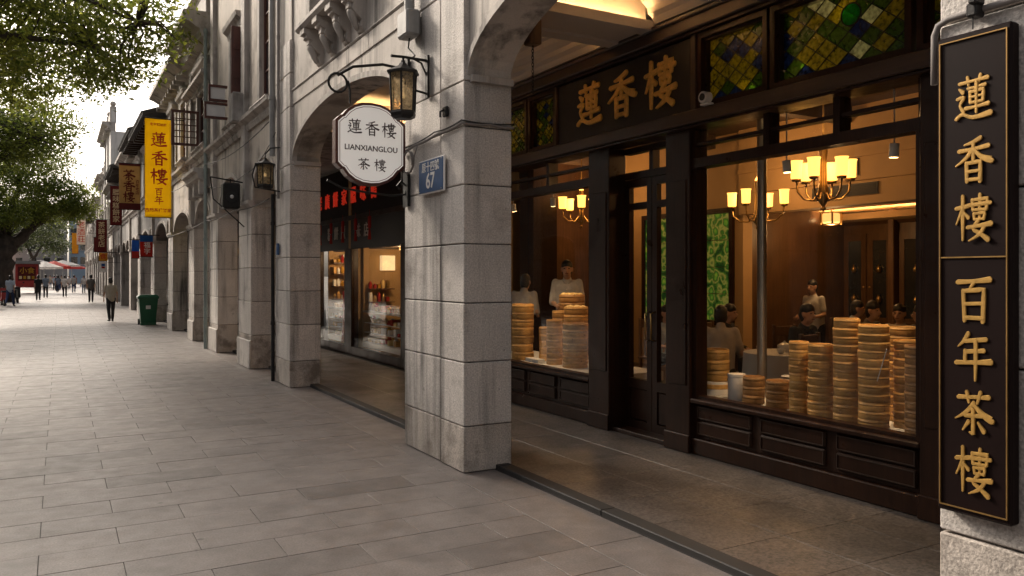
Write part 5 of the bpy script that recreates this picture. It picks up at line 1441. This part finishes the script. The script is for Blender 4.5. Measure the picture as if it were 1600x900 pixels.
for (a, b) in ((13.5, 16.28), (16.75, 18.8)):
    MB().box(X2+.0, a, .20, X2+.008, b, 2.25).build('pane', 'glass', S2)
    MB().box(6.5, a, .03, 6.56, b, 2.6).build('back_wall', 'cream_wall' if a < 14 else 'wood_mid', S2)
    MB().box(5.72, a, 2.262, 6.56, b, 2.32).build('ceiling', 'ceiling_dark', S2)
    MB().box(5.6, a-.06, .03, 6.56, a, 2.3).build('side_wall', 'cream_wall', S2); MB().box(5.6, b, .03, 6.56, b+.06, 2.3).build('side_wall', 'cream_wall', S2)
    for z in (1.0, 1.4, 1.75): MB().box(6.22, a+.05, z, 6.499, b-.85 if a < 14 else b-.05, z+.025).build('shelf', 'wood_mid', S2)
    c = thing('counter', None, None, (5.8, (a+b)/2, .03), parent=S2)
    MB().box(5.55, a+.1, .2, 5.95, b-.1, .30).build('base', 'white_enamel', c)
    MB().box(5.55, a+.1, .92, 5.95, b-.1, .96).build('top', 'steel', c)
    MB().box(5.55, a+.1, .96, 5.556, b-.1, 1.12).build('front_glass', 'glass', c)
    for k in range(3): MB().box(5.58, a+.12, .30+k*.2, 5.93, b-.12, .315+k*.2).build('tray', 'cloth_white', c)
    rr = random.Random(int(a)); k = 0
    y = a+.2
    while y < b-.25:
        for z in (.315, .515, .715, .962):
            mm = rr.choice(['bun', 'bamboo', 'cloth_white', 'banner_orange', 'banner_red', 'white_enamel'])
            h = rr.uniform(.05, .14)
            if rr.random() < .6: MB().cbox(5.60, y, z, 5.80, y+rr.uniform(.08, .14), z+h, .008).build('pastry_box', mm, label=None, parent=c)
            else: MB().lathe([(0, 0), (.05, 0), (.055, h*.8), (.03, h), (.035, h+.03), (0, h+.03)], 10, (5.70, y+.06, z)).build('jar', mm, c, smooth='angle')
        y += .18
    y = a+.15
    while y < (b-.95 if a < 14 else b-.2):
        for z in (1.025, 1.425, 1.775):
            mm = rr.choice(['bun', 'bamboo', 'porcelain', 'banner_orange', 'banner_red', 'brass']); h = rr.uniform(.1, .22)
            MB().lathe([(0, 0), (.05, 0), (.06, h*.7), (.03, h), (.0, h+.02)], 10, (6.34, y+.06, z)).build('jar', mm, S2, smooth='angle')
        y += .16
    sm = 'cream_wall' if a < 14 else 'wood_mid'
    for zi, z in enumerate((1.12, 1.42, 1.72, 1.98) if a > 14 else (1.12, 1.40)):
        MB().box(5.66, b-.26, z, 6.20, b-.005, z+.02).build('shelf', 'wood_mid', S2)
        x = 5.70
        while x < 6.15:
            h = rr.uniform(.08, .20); q = rr.choice(['bun', 'bamboo', 'porcelain', 'banner_orange', 'banner_red', 'brass', 'white_enamel'])
            if rr.random() < .5: MB().lathe([(0, 0), (.035, 0), (.045, h*.7), (.02, h), (.0, h+.02)], 10, (x, b-.14, z+.02)).build('jar', q, S2, smooth='angle')
            else: MB().cbox(x-.035, b-.18, z+.021, x+.035, b-.09, z+.02+h, .006).build('pastry_box', q, S2)
            x += .095
    MB().cbox(5.95, b-.16, 1.80 if a < 14 else 2.12, 6.25, b-.02, 2.12 if a < 14 else 2.2, .01).build('lamp_box', 'white_glow', S2)
    lb_ = MB().cbox(6.30, b-.75, 1.70, 6.49, b-.40, 2.05, .01).build('lamp_box', 'white_glow', S2)
    l = bpy.data.lights.new('shop_light', 'POINT'); l.energy = 24; l.color = (1, .66, .34); l.shadow_soft_size = .12
    lo = bpy.data.objects.new('shop_light', l); COL.objects.link(lo); lo.parent = S2; lo.location = Vector((5.95, (a+b)/2, 2.12)) - WL[S2.name]
    MB().tube([(5.95, (a+b)/2, 2.2), (5.95, (a+b)/2, 2.26)], .09, 14).build('ceiling_lamp', 'lamp_shade_dim', S2)
rc = MB(); n = 14
for j in range(9):
    for i in range(n):
        y = 16.82+.55*i/(n-1); rc.v.append((5.50+.03*math.sin(i*1.7)*(1.2-j/9), y + (.10*(1-j/8)**2), .22+.14*j))
for j in range(8):
    for i in range(n-1): rc.f.append((j*n+i, j*n+i+1, (j+1)*n+i+1, (j+1)*n+i))
rcm = rc.build('red_drape', 'banner_red', smooth=True, label='red cloth draped inside the pastry shop window', cat='cloth')
so = rcm.modifiers.new('thick', 'SOLIDIFY'); so.thickness = .01
# ------------------------------------------------------------------ people
PEND = []
def remesh(name, mb, m, parent, vox, it=5):
    me = mb.mesh(name, recalc=False); me.materials.append(MATS[m])
    o = bpy.data.objects.new(name, me); COL.objects.link(o); o.parent = parent
    r = o.modifiers.new('r', 'REMESH'); r.mode = 'VOXEL'; r.voxel_size = vox
    s_ = o.modifiers.new('s', 'SMOOTH'); s_.factor = .5; s_.iterations = it
    PEND.append(o)
    return o
def hand(mb, wrist, d, side, curl=.5, r=.0095):
    """palm and five fingers from the wrist along d; side = direction of the thumb"""
    w_, d = Vector(wrist), Vector(d).normalized(); t = Vector(side); t = (t - d*t.dot(d)).normalized(); n = d.cross(t)
    pc = w_ + d*.05
    for k in (-1, 0, 1): mb.capsule(w_+t*.012*k, w_+d*.085+t*.026*k, .017, .015, 8, 3)
    for k, L_ in enumerate((.068, .078, .072, .055)):
        b = w_ + d*.085 + t*(.033-.022*k)
        m1 = b + (d*math.cos(curl*.5)+n*math.sin(curl*.5))*L_*.55
        e = m1 + (d*math.cos(curl*1.4)+n*math.sin(curl*1.4))*L_*.45
        mb.capsule(b, m1, r, r*.92, 7, 3).capsule(m1, e, r*.92, r*.8, 7, 3)
    b = w_ + d*.03 + t*.025
    m1 = b + (d*.6+t*.7).normalized()*.04; e = m1 + (d*.9+t*.25+n*.3).normalized()*.032
    mb.capsule(b, m1, .013, .011, 7, 3).capsule(m1, e, .011, .009, 7, 3)
def person(label, loc, rot, H=1.68, shirt='cloth_2', pants='cloth_4', pose='walk', phase=.3, long_hair=False, sleeve='short', vox=.017, group='people walking down the street', look=0.0, bun=False, arms=None, base=0.0, bag=False):
    p = thing('person', label, 'person', (0, 0, 0), group=group)
    k = H/1.70
    def V(x, y, z): return Vector((x*k, y*k, z*k))
    sit = pose == 'sit'
    dz = -.44 if sit else 0.0
    lean = {'walk': .03, 'stand': 0.0, 'sit': .10, 'work': .06}[pose]
    pel = V(0, 0, .93+dz); chest = V(0, lean, 1.27+dz); neck = V(0, lean*1.3, 1.44+dz)
    hc = V(0, lean*1.3+.03+look*.05, 1.585+dz-abs(look)*.02)
    sh = [V(s_*.165, lean*1.15, 1.385+dz) for s_ in (-1, 1)]
    hip = [V(s_*.085, 0, .90+dz) for s_ in (-1, 1)]
    sw = math.sin(phase)*.75 if pose == 'walk' else .03
    kn, an, toe = [], [], []
    for i, s_ in enumerate((-1, 1)):
        a = sw*s_
        if sit:
            kn.append(V(s_*.11, .40, .50)); an.append(V(s_*.11, .40, .08)); toe.append(V(s_*.12, .55, .035))
        else:
            kx = V(s_*.09, math.sin(a)*.44+.02, .90-math.cos(a)*.43)
            b = a - (.5 if a < 0 else .08)*abs(sw)*1.6
            ax = kx + V(0, math.sin(b)*.41, -math.cos(b)*.40)
            if ax.z < .075*k: ax.z = .075*k
            kn.append(kx); an.append(ax); toe.append(ax + V(s_*.02, .15, -.045 if ax.z < .12 else -.08))
    el, wr, hd = [], [], []
    for i, s_ in enumerate((-1, 1)):
        a = -sw*s_*.8
        if arms: e, w_ = arms[i]; e = V(*e)+Vector((0, 0, dz*k)); w_ = V(*w_)+Vector((0, 0, dz*k))
        elif sit: e = V(s_*.24, .12, 1.12+dz); w_ = V(s_*.14, .36, 1.10+dz)
        elif pose == 'work': e = V(s_*.215, .06, 1.11); w_ = V(s_*.13, .30, 1.06)
        else:
            e = sh[i] + V(s_*.05, math.sin(a)*.28, -math.cos(a)*.28); w_ = e + V(s_*.0, math.sin(a+.25)*.25, -math.cos(a+.25)*.24)
        el.append(e); wr.append(w_)
    body = MB()
    body.capsule(pel, chest, .105*k, .115*k).capsule(chest, neck, .09*k, .055*k).capsule(neck, hc-V(0, .01, .06), .052*k, .055*k)
    # head: skull, jaw, nose, ears
    body.ball(hc+V(0, -.008, .025), .088*k, 14, 10, (.86, 1.05, 1.08)).ball(hc+V(0, .022, -.05), .062*k, 12, 8, (.9, 1.0, 1.05))
    body.capsule(hc+V(0, .088, .005), hc+V(0, .105, -.028), .010*k, .016*k, 8, 3)
    for s_ in (-1, 1): body.capsule(hc+V(s_*.078, -.005, .01), hc+V(s_*.076, -.002, -.03), .016*k, .012*k, 8, 3)
    for i in (0, 1):
        body.capsule(sh[i], el[i], .046*k, .038*k).capsule(el[i], wr[i], .037*k, .026*k)
        d = wr[i]-el[i]
        hand(body, wr[i], d, Vector((-(1 if i else -1)*.4, .8, .3)) if not sit else Vector((-(1 if i else -1), 0, .3)), .7)
        body.capsule(hip[i], kn[i], .068*k, .05*k).capsule(kn[i], an[i], .048*k, .034*k).capsule(an[i], toe[i], .035*k, .028*k)
    remesh('body', body, 'skin', p, vox)
    top = MB()
    top.capsule(pel+V(0, 0, -.02), pel+V(0, 0, .12), .135*k, .13*k, 12).capsule(pel+V(0, 0, .1), chest, .118*k, .125*k, 12).capsule(chest, chest+V(0, 0, .09), .122*k, .08*k, 12)
    for s_ in (-1, 1):
        top.capsule(pel+V(s_*.055, 0, -.05), chest+V(s_*.07, 0, .03), .105*k, .112*k, 12)
    top.capsule(sh[0]*.85+chest*.15, sh[1]*.85+chest*.15, .060*k, .060*k, 10)
    for i in (0, 1):
        top.capsule(sh[i], el[i] if sleeve == 'long' else sh[i].lerp(el[i], .72), .058*k, .050*k, 10)
        if sleeve == 'long': top.capsule(el[i], el[i].lerp(wr[i], .86), .052*k, .04*k, 10)
        elif sleeve == 'roll': top.capsule(sh[i].lerp(el[i], .6), el[i].lerp(wr[i], .1), .056*k, .053*k, 10)
    top.capsule(neck+V(0, -.01, -.05), neck+V(0, -.005, -.005), .075*k, .063*k, 12)
    remesh('shirt', top, shirt, p, vox)
    low = MB()
    low.capsule(pel+V(0, 0, .0), pel+V(0, 0, .03), .126*k, .122*k, 12)
    for i in (0, 1):
        low.capsule(hip[i], kn[i], .094*k, .070*k, 10).capsule(kn[i], kn[i].lerp(an[i], .93), .068*k, .055*k, 10)
    remesh('trousers', low, pants, p, vox)
    hr = MB()
    hr.ball(hc+V(0, -.010, .050), .088*k, 14, 10, (.93, 1.06, 1.0)).ball(hc+V(0, -.042, -.012), .083*k, 12, 8, (1.0, .8, 1.0))
    hr.ball(hc+V(0, -.048, -.045), .066*k, 12, 8, (1.05, .75, 1.0))
    if long_hair: hr.capsule(hc+V(0, -.06, .0), hc+V(0, -.07, -.17), .075*k, .06*k)
    if bun: hr.ball(hc+V(0, -.10, .09), .045*k, 10, 8)
    remesh('hair', hr, 'hair', p, .013, 3)
    for i in (0, 1):
        s_ = MB().capsule(an[i]+V(0, -.02, -.035), toe[i]+V(0, .01, -.002), .042*k, .036*k, 10)
        s_.build('shoe', 'leather', p, smooth=True)
    for s_ in (-1, 1):
        MB().ball(hc+V(s_*.033, .079, .012), .0105*k, 8, 6, (1.3, .6, .7)).build('eye', 'hair', p, smooth=True)
    MB().capsule(hc+V(-.02, .085, -.058), hc+V(.02, .085, -.058), .005*k, .005*k, 6, 2).build('mouth', 'ink_red', p, smooth=True)
    if sleeve != 'short':
        for s_ in (-1, 1): MB().capsule(neck+V(s_*.05, .04, -.03), neck+V(s_*.022, .078, -.062), .012*k, .008*k, 8, 3).build('collar', shirt, p, smooth=True)
        for q in range(4): MB().ball(chest+V(0, .135-.012*q, .02-.075*q), .007, 6, 4).build('button', 'white_plastic', p, smooth=True)
    if bag:
        MB().cbox(.24*k, -.10*k, .62*k, .30*k, .10*k, .88*k, .02).build('shopping_bag', 'cream_ink', p)
    p.location = (loc[0], loc[1], loc[2] if len(loc) > 2 else 0.0); p.rotation_euler = (0, 0, rot)
    return p
AWAY, TO = 0.0, math.pi
person('person in a beige short-sleeved top and black trousers standing by the green bin', (1.62, 32.4), AWAY+.1, 1.60, 'cloth_0', 'cloth_9', 'walk', .35, sleeve='short', bun=False, long_hair=False)
person('person in a taupe shirt and black trousers walking close to the arcade', (1.69, 55.8), AWAY, 1.72, 'cloth_1', 'cloth_9', 'walk', .4)
person('person in a white shirt and black trousers in the middle of the street', (.35, 71.0), AWAY, 1.68, 'cloth_2', 'cloth_9', 'walk', -.4)
person('person in a blue-grey shirt and black trousers left of the white-shirted walker', (-.9, 69.0), AWAY, 1.74, 'cloth_3', 'cloth_9', 'walk', .3)
person('person dressed all in black walking by the stall', (-1.22, 61.2), AWAY, 1.70, 'cloth_4', 'cloth_9', 'walk', -.5)
person('person in a pale blue shirt and blue trousers at the left edge', (-2.30, 50.3), AWAY-.2, 1.68, 'cloth_5', 'cloth_8', 'walk', .6)
person('small far person in dark clothes in the middle of the street', (-.20, 95), AWAY, 1.70, 'cloth_6', 'cloth_9', 'walk', .3)
person('far person in white with black trousers right of the street middle', (1.20, 88), AWAY, 1.70, 'cloth_7', 'cloth_8', 'walk', -.3)
person('far person in white carrying a bag beside the arcade', (1.95, 84), TO, 1.66, 'cloth_2', 'cloth_3', 'walk', .4, bag=True)
person('farthest person in pale clothes left of the street middle', (-1.0, 112), TO, 1.7, 'cloth_10', 'cloth_3', 'walk', .4)
person('farthest person in a red top near the parasols', (-.6, 120), AWAY, 1.7, 'cloth_11', 'cloth_9', 'walk', -.4)
for i, (x, y, sh_, pn, lb) in enumerate(((.9, 100, 'cloth_2', 'cloth_6', 'far walker in white right of the parasols'), (-.5, 104, 'cloth_5', 'cloth_9', 'far walker in pale blue under the white parasol'), (.2, 108, 'cloth_0', 'cloth_8', 'far walker in beige beneath the far parasols'),
        (2.0, 66, 'cloth_2', 'cloth_9', 'person in white half hidden along the arcade pillars'), (-1.7, 82, 'cloth_10', 'cloth_9', 'person in cream standing beside the red kiosk'), (-.1, 84, 'cloth_3', 'cloth_8', 'person in blue-grey behind the white-shirted walker'), (1.5, 104, 'cloth_11', 'cloth_9', 'far walker in a red top near the terrace'))):
    person(lb, (x, y), AWAY if i % 2 else TO, 1.62+.03*(i % 4), sh_, pn, 'walk', .6-.35*i)
gi = 'people inside the teahouse'
person('cook in a white shirt behind the steamers in the left window', (6.62, 10.02, .14), math.pi*.80, 1.78, 'cloth_7', 'cloth_4', 'work', vox=.011, sleeve='roll', group=gi, look=.6)
person('worker in a white shirt half hidden at the left window edge', (6.15, 10.55, .056), -.9, 1.66, 'cloth_7', 'cloth_4', 'work', vox=.012, sleeve='roll', group=gi, look=.6)
person('diner in a white shirt leaning over a table at the right window', (6.98, 7.2, .056), -math.pi*.25, 1.72, 'cloth_10', 'cloth_4', 'sit', vox=.012, sleeve='roll', group=gi, look=.9)
person('waiter in a white shirt standing at the back of the dining room', (10.55, 8.75, .056), math.pi*.5, 1.56, 'cloth_7', 'cloth_4', 'work', vox=.014, group=gi)
person('diner in black with back turned behind the steamer stacks', (8.0, 6.95, .056), math.pi, 1.74, 'cloth_4', 'cloth_4', 'sit', vox=.014, sleeve='long', group=gi, look=.4)
person('diner in a grey shirt seated in the middle at the back', (9.3, 7.0, .056), math.pi, 1.76, 'cloth_1', 'cloth_4', 'sit', vox=.014, group=gi, look=.6)
person('diner in a white shirt seated at the far right of the window', (9.05, 5.75, .056), .3, 1.76, 'cloth_7', 'cloth_4', 'sit', vox=.014, group=gi, look=.5)
person('diner in a pale blouse seen through the door glass', (7.55, 9.05, .056), math.pi, 1.64, 'cloth_5', 'cloth_4', 'sit', vox=.013, long_hair=True, group=gi, look=.6)
person('diner in a dark jacket seated beside the steel column', (7.75, 8.05, .056), math.pi*1.1, 1.7, 'cloth_6', 'cloth_4', 'sit', vox=.014, sleeve='long', group=gi, look=.5)
person('diner in a cream top at the table nearest the cabinets', (9.85, 6.75, .056), math.pi*.6, 1.7, 'cloth_10', 'cloth_4', 'sit', vox=.014, group=gi, look=.5)
person('diner in pale blue at the far side of the back table', (10.0, 7.8, .056), math.pi*1.2, 1.72, 'cloth_5', 'cloth_4', 'sit', vox=.014, group=gi, look=.4)
dg = bpy.context.evaluated_depsgraph_get()
res = [bpy.data.meshes.new_from_object(o.evaluated_get(dg)) for o in PEND]
for o, me in zip(PEND, res):
    o.modifiers.clear(); o.data = me
    me.polygons.foreach_set('use_smooth', [True]*len(me.polygons))

# ------------------------------------------------------------------ trees
def tree(label, base, limbs, clumps, nleaf, leaf, lm, seed, trunk_r=.4, droop=.0):
    """limbs: list of polylines with radii; clumps: (centre, radii, weight) leaf masses"""
    rg = np.random.default_rng(seed); rr = random.Random(seed)
    t = thing('street_tree', label, 'tree', base, group='trees along the street')
    tr = MB(); tips = []
    def jitter(pts, rad):
        q, rq = [], []
        for i in range(len(pts)-1):
            a, b = Vector(pts[i]), Vector(pts[i+1])
            for k in range(4):
                s_ = k/4; w_ = rad[i]+(rad[i+1]-rad[i])*s_
                q.append(a.lerp(b, s_)+Vector((rr.uniform(-1, 1), rr.uniform(-1, 1), rr.uniform(-1, 1)))*w_*.35); rq.append(w_)
        q.append(Vector(pts[-1])); rq.append(rad[-1]); return q, rq
    for i, (pts, rad) in enumerate(limbs):
        q, rq = jitter(pts, rad); tr.tube(q, rq, 10)
        if i == 0: tr.build('trunk', 'bark', t, smooth=True); tr = MB()
        tips.append(q[-1])
    br = tr
    W = np.array([c[2] for c in clumps], float); W /= W.sum()
    subs = []
    per = 70
    nc = max(1, nleaf//per)
    idx = rg.choice(len(clumps), nc, p=W)
    allp = []
    for ci in idx:
        c, r, _ = clumps[ci]
        while True:
            d = rg.normal(size=3); d /= np.linalg.norm(d); rad = rg.uniform(.35, 1.0)**.6
            p = np.array(c)+d*np.array(r)*rad
            break
        subs.append((p, ci))
    # twigs to a share of the sub-clumps
    for k, (p, ci) in enumerate(subs):
        if k % 3 == 0:
            tp = min(tips, key=lambda q: (q-Vector(p)).length)
            mid = tp.lerp(Vector(p), .5)+Vector((rr.uniform(-.3, .3), rr.uniform(-.3, .3), rr.uniform(0, .4)))
            if (tp-Vector(p)).length < 5.5: br.tube([tp, mid, Vector(p)], [.045, .026, .010], 5)
    if br.v: br.build('limbs', 'bark', t, smooth=True)
    pts = np.array([s_[0] for s_ in subs]).repeat(per, 0)
    n = len(pts)
    sp = np.array([.42, .42, .20])*leaf*5.2
    pos = pts + rg.normal(size=(n, 3))*sp
    pos[:, 2] -= droop*np.abs(rg.normal(size=n))
    yaw = rg.uniform(0, 2*np.pi, n); pitch = rg.normal(-.25, .55, n); roll = rg.normal(0, .6, n)
    L_ = leaf*rg.uniform(.7, 1.35, n); Wd = L_*rg.uniform(.34, .5, n)
    dx = np.stack([np.cos(yaw)*np.cos(pitch), np.sin(yaw)*np.cos(pitch), np.sin(pitch)], 1)
    sd = np.stack([-np.sin(yaw), np.cos(yaw), np.zeros(n)], 1)
    up = np.cross(dx, sd)
    sd = sd*np.cos(roll)[:, None]+up*np.sin(roll)[:, None]
    P0 = pos - dx*(L_*.5)[:, None]; P2 = pos + dx*(L_*.5)[:, None]
    P1 = pos + sd*(Wd*.5)[:, None]; P3 = pos - sd*(Wd*.5)[:, None]
    v = np.stack([P0, P1, P2, P3], 1).reshape(-1, 3)
    v -= np.array(base)
    me = bpy.data.meshes.new('crown')
    me.vertices.add(4*n); me.vertices.foreach_set('co', v.astype('f').ravel())
    me.loops.add(4*n); me.loops.foreach_set('vertex_index', np.arange(4*n, dtype='i'))
    me.polygons.add(n); me.polygons.foreach_set('loop_start', np.arange(0, 4*n, 4, dtype='i'))
    me.update(calc_edges=True)
    place('crown', me, lm, base, t)
    return t
# nearest tree, standing just out of frame on the left; its crown hangs over the street
tree('large tree whose leafy crown fills the upper left', (-6.3, 17.5, 0),
     [([(-6.3, 17.5, -.1), (-6.2, 17.5, 1.5), (-6.0, 17.6, 3.6)], [.50, .40, .34]),
      ([(-6.0, 17.6, 3.5), (-4.2, 18.2, 4.9), (-2.4, 18.8, 6.4), (-1.2, 19.3, 7.6), (-.2, 20, 8.4)], [.30, .22, .15, .09, .04]),
      ([(-6.0, 17.6, 3.4), (-5.2, 20.2, 5.2), (-3.6, 23, 6.6), (-1.6, 25, 7.6)], [.28, .2, .13, .05]),
      ([(-2.4, 18.8, 6.4), (-1.0, 20.5, 6.9), (.6, 22.5, 7.4)], [.13, .08, .03]),
      ([(-1.2, 19.3, 7.6), (.3, 19.4, 7.7), (1.5, 19.5, 7.3)], [.09, .06, .025]),
      ([(-6.0, 17.6, 3.6), (-6.6, 17, 5.5), (-6.8, 16.5, 8.0)], [.26, .18, .06])],
     [((-3.2, 20, 7.6), (2.6, 3.0, 1.5), 3), ((-1.4, 21.5, 7.6), (1.8, 2.6, 1.25), 3), ((.2, 22.5, 8.1), (1.4, 2.2, .95), 1.4), ((-2.2, 24.5, 7.0), (1.8, 2.4, 1.2), 2.2), ((-.4, 25.5, 7.4), (1.5, 2.0, 1.0), 1.3),
      ((-5.5, 17, 8.6), (3.0, 3, 1.8), 2.2), ((-2.0, 20.5, 9.6), (2.6, 3.0, 1.2), 1.6), ((1.0, 24, 7.3), (.9, 1.6, .6), .5), ((1.6, 19.5, 7.4), (1.0, 1.6, .7), .9), ((1.0, 21, 6.6), (1.0, 1.5, .5), .6)],
     40000, .15, 'leaf_near', 3)
tree('middle tree behind the nearest crown, by the left edge', (-5.6, 36, 0),
     [([(-5.6, 36, -.1), (-5.5, 36, 2), (-5.3, 36.1, 4.2)], [.45, .36, .3]),
      ([(-5.3, 36.1, 4.1), (-3.9, 36.8, 5.6), (-2.2, 38, 6.8), (-.8, 39, 7.4)], [.26, .2, .12, .05]),
      ([(-5.3, 36.1, 4.2), (-4.6, 38, 6), (-3.4, 41, 7.6)], [.24, .16, .06]),
      ([(-5.3, 36.1, 4.2), (-6.2, 35, 6.2), (-6.6, 34, 8.6)], [.22, .15, .05])],
     [((-3.6, 37.5, 7.0), (2.0, 3.0, 1.7), 3), ((-1.6, 39.5, 7.4), (1.6, 2.4, 1.2), 2), ((-3.2, 41, 8.6), (2.4, 2.6, 1.6), 2.4), ((-.4, 41, 8.4), (1.3, 2, .9), 1), ((-5.8, 35.5, 8.6), (2.4, 2.6, 1.8), 1.6), ((-3.4, 36.5, 5.2), (1.2, 1.6, .9), 1)],
     30000, .18, 'leaf_mid', 5)
tree('broad old tree with the dark forked trunk at the left', (-3.05, 60, 0),
     [([(-3.15, 60, -.1), (-3.1, 60, 1.4), (-2.95, 60, 3.2), (-2.9, 60, 4.0)], [.85, .62, .56, .58]),
      ([(-2.75, 60, 3.6), (-1.6, 60.3, 4.7), (-.4, 60.6, 5.8), (.7, 61, 6.3)], [.40, .28, .16, .06]),
      ([(-3.0, 60, 3.8), (-2.9, 60.6, 5.4), (-2.3, 61.5, 7.6)], [.40, .26, .1]),
      ([(-3.1, 60, 3.7), (-4.2, 60, 5.2), (-5.4, 60.2, 6.6)], [.38, .26, .1]),
      ([(-1.6, 60.3, 4.7), (-1.0, 61.4, 6.2), (-.6, 62.4, 7.6)], [.22, .14, .05])],
     [((-2.6, 60.5, 7.4), (2.8, 2.8, 1.9), 3.4), ((.0, 61, 7.0), (1.9, 2.2, 1.5), 2.6), ((-4.8, 60, 6.4), (2.0, 2.4, 1.8), 2.4), ((-1.6, 61.5, 9.4), (2.6, 2.6, 1.3), 2), ((.9, 61.5, 5.9), (1.0, 1.4, .7), .9), ((-3.6, 59, 5.2), (1.6, 1.4, .8), 1.2), ((-1.6, 60, 5.6), (1.3, 1.5, .6), .8)],
     34000, .20, 'leaf_mid', 7)
tree('paler tree further down the left side of the street', (-4.6, 92, 0),
     [([(-4.6, 92, -.1), (-4.5, 92, 4)], [.4, .28]), ([(-4.5, 92, 3.8), (-2.8, 92.5, 6.2), (-1.2, 93, 7)], [.24, .15, .05]), ([(-4.5, 92, 3.8), (-5, 92, 7.5)], [.24, .06])],
     [((-3.4, 92, 7.0), (2.6, 3, 2.4), 3), ((-1.2, 93, 6.6), (1.6, 2, 1.5), 1.6), ((-5.5, 92, 8), (2.4, 3, 2.2), 2), ((-2.4, 93, 9.4), (2.2, 2, 1.4), 1)],
     8000, .28, 'leaf_far', 9)
tree('hazy pale tree near the street end', (-3.6, 140, 0),
     [([(-3.6, 140, -.1), (-3.5, 140, 4.2)], [.4, .28]), ([(-3.5, 140, 4), (-1.8, 140, 7)], [.22, .06]), ([(-3.5, 140, 4), (-5, 140, 8)], [.24, .06])],
     [((-2.6, 140, 7.5), (3.0, 3, 2.8), 3), ((-6, 140, 8), (3, 3, 2.6), 2), ((-.6, 141, 6.2), (1.5, 2, 1.5), 1)],
     6000, .4, 'leaf_far', 13)

# ------------------------------------------------------------------ stall, parasols, scooters on the left
k = thing('street_kiosk', 'red painted food kiosk with grey roof left of the street', 'kiosk', (-2.4, 88, 0))
MB().box(-3.6, 88, .55, -1.75, 90.6, 2.75).build('body', 'red_paint', k)
MB().box(-3.6, 87.6, 2.76, -1.6, 91, 3.05).build('roof', 'grey_sheet', k)
MB().box(-1.745, 88.1, .55, -1.70, 90.5, 2.75).build('side_panel', 'grey_sheet', k)
for x in (-3.3, -2.0): MB().tube([(x-.06, 88.3, .3), (x+.06, 88.3, .3)], .3, 14).build('wheel', 'rubber', k)
MB().box(-3.4, 87.96, 1.2, -1.95, 87.995, 2.5).build('sign_panel', 'banner_maroon', k)
text_mb('小食', (-2.65, 87.958, 2.1), *DOWN, .62, .01, bold=.01).build('lettering', 'banner_orange', k)
for i in range(4): MB().box(-3.3+i*.34, 87.955, 1.35, -3.08+i*.34, 87.96, 1.62).build('menu_card', 'banner_orange' if i % 2 else 'cream_ink', k)
def parasol(label, x, y, r, z, m):
    t = thing('market_parasol', label, 'parasol', (x, y, 0), group='parasols at the street end')
    MB().tube([(x, y, 0), (x, y, z)], .03, 8).build('pole', 'steel', t)
    c = MB(); n = 8
    c.v.append((x, y, z+.25))
    for i in range(n): c.v.append((x+r*math.cos(2*math.pi*i/n), y+r*math.sin(2*math.pi*i/n), z-.45))
    for i in range(n): c.v.append((x+r*math.cos(2*math.pi*i/n), y+r*math.sin(2*math.pi*i/n), z-.65))
    for i in range(n): c.f += [(0, 1+i, 1+(i+1) % n), (1+i, 9+i, 9+(i+1) % n, 1+(i+1) % n)]
    c.build('canopy', m, t)
    MB().tube([(x, y, 0), (x, y, .1)], .3, 10).build('base', 'grey_sheet', t)
parasol('white parasol right behind the kiosk', -1.6, 110, 2.0, 3.1, 'canopy_white')
parasol('red parasol beside the white one', -.6, 118, 1.9, 3.3, 'canopy_red')
parasol('far white parasol in the middle of the vista', .4, 130, 2.2, 3.6, 'canopy_white')
parasol('far red parasol close to the terrace end', 1.6, 138, 2.0, 3.3, 'canopy_red')
parasol('farthest white parasol left of the vista', -2.4, 135, 2.2, 3.7, 'canopy_white')
def scooter(label, x, y, rz, m):
    t = thing('parked_scooter', label, 'scooter', (0, 0, 0), group='scooters parked by the tree')
    for yy in (-.62, .62):
        w_ = MB(); w_.tube([(-.05, yy, .24), (.05, yy, .24)], .24, 18); w_ = w_.build('wheel', 'rubber', t)
        MB().tube([(-.055, yy, .24), (.055, yy, .24)], .12, 12).build('rim', 'steel', w_)
    MB().cbox(-.16, -.25, .26, .16, .30, .36, .03).build('footboard', m, t)
    frus(MB(), -.15, .15, -.85, -.2, .36, -.13, .13, -.80, -.15, .74).build('rear_body', m, t)
    MB().cbox(-.14, -.78, .742, .14, -.05, .84, .04).build('seat', 'rubber', t)
    frus(MB(), -.2, .2, .30, .40, .34, -.16, .16, .42, .52, .98).build('leg_shield', m, t)
    MB().tube([(0, .62, .24), (0, .47, 1.02)], .03, 8).build('fork', 'steel', t)
    MB().tube([(-.32, .36, 1.06), (0, .45, 1.02), (.32, .36, 1.06)], .016, 8).build('handlebar', 'rubber', t)
    MB().ball((0, .54, .92), .08, 10, 8).build('headlight', 'porcelain', t, smooth=True)
    for s_ in (-1, 1): MB().tube([(s_*.3, .38, 1.06), (s_*.34, .36, 1.22)], .006, 5).ball((s_*.35, .36, 1.25), .05, 8, 6, (1, .3, .7)).build('mirror', 'rubber', t)
    t.location = (x, y, 0); t.rotation_euler = (0, 0, rz)
scooter('red scooter parked behind the person in pale blue', -2.75, 53.0, .15, 'red_paint')
scooter('dark scooter parked nearest on the left', -2.9, 47.5, .1, 'iron')
scooter('dark scooter parked by the trunk, nearer the walkers', -2.3, 57.0, -.1, 'iron')
scooter('second red scooter beside the trunk', -3.3, 55.5, .2, 'red_paint')
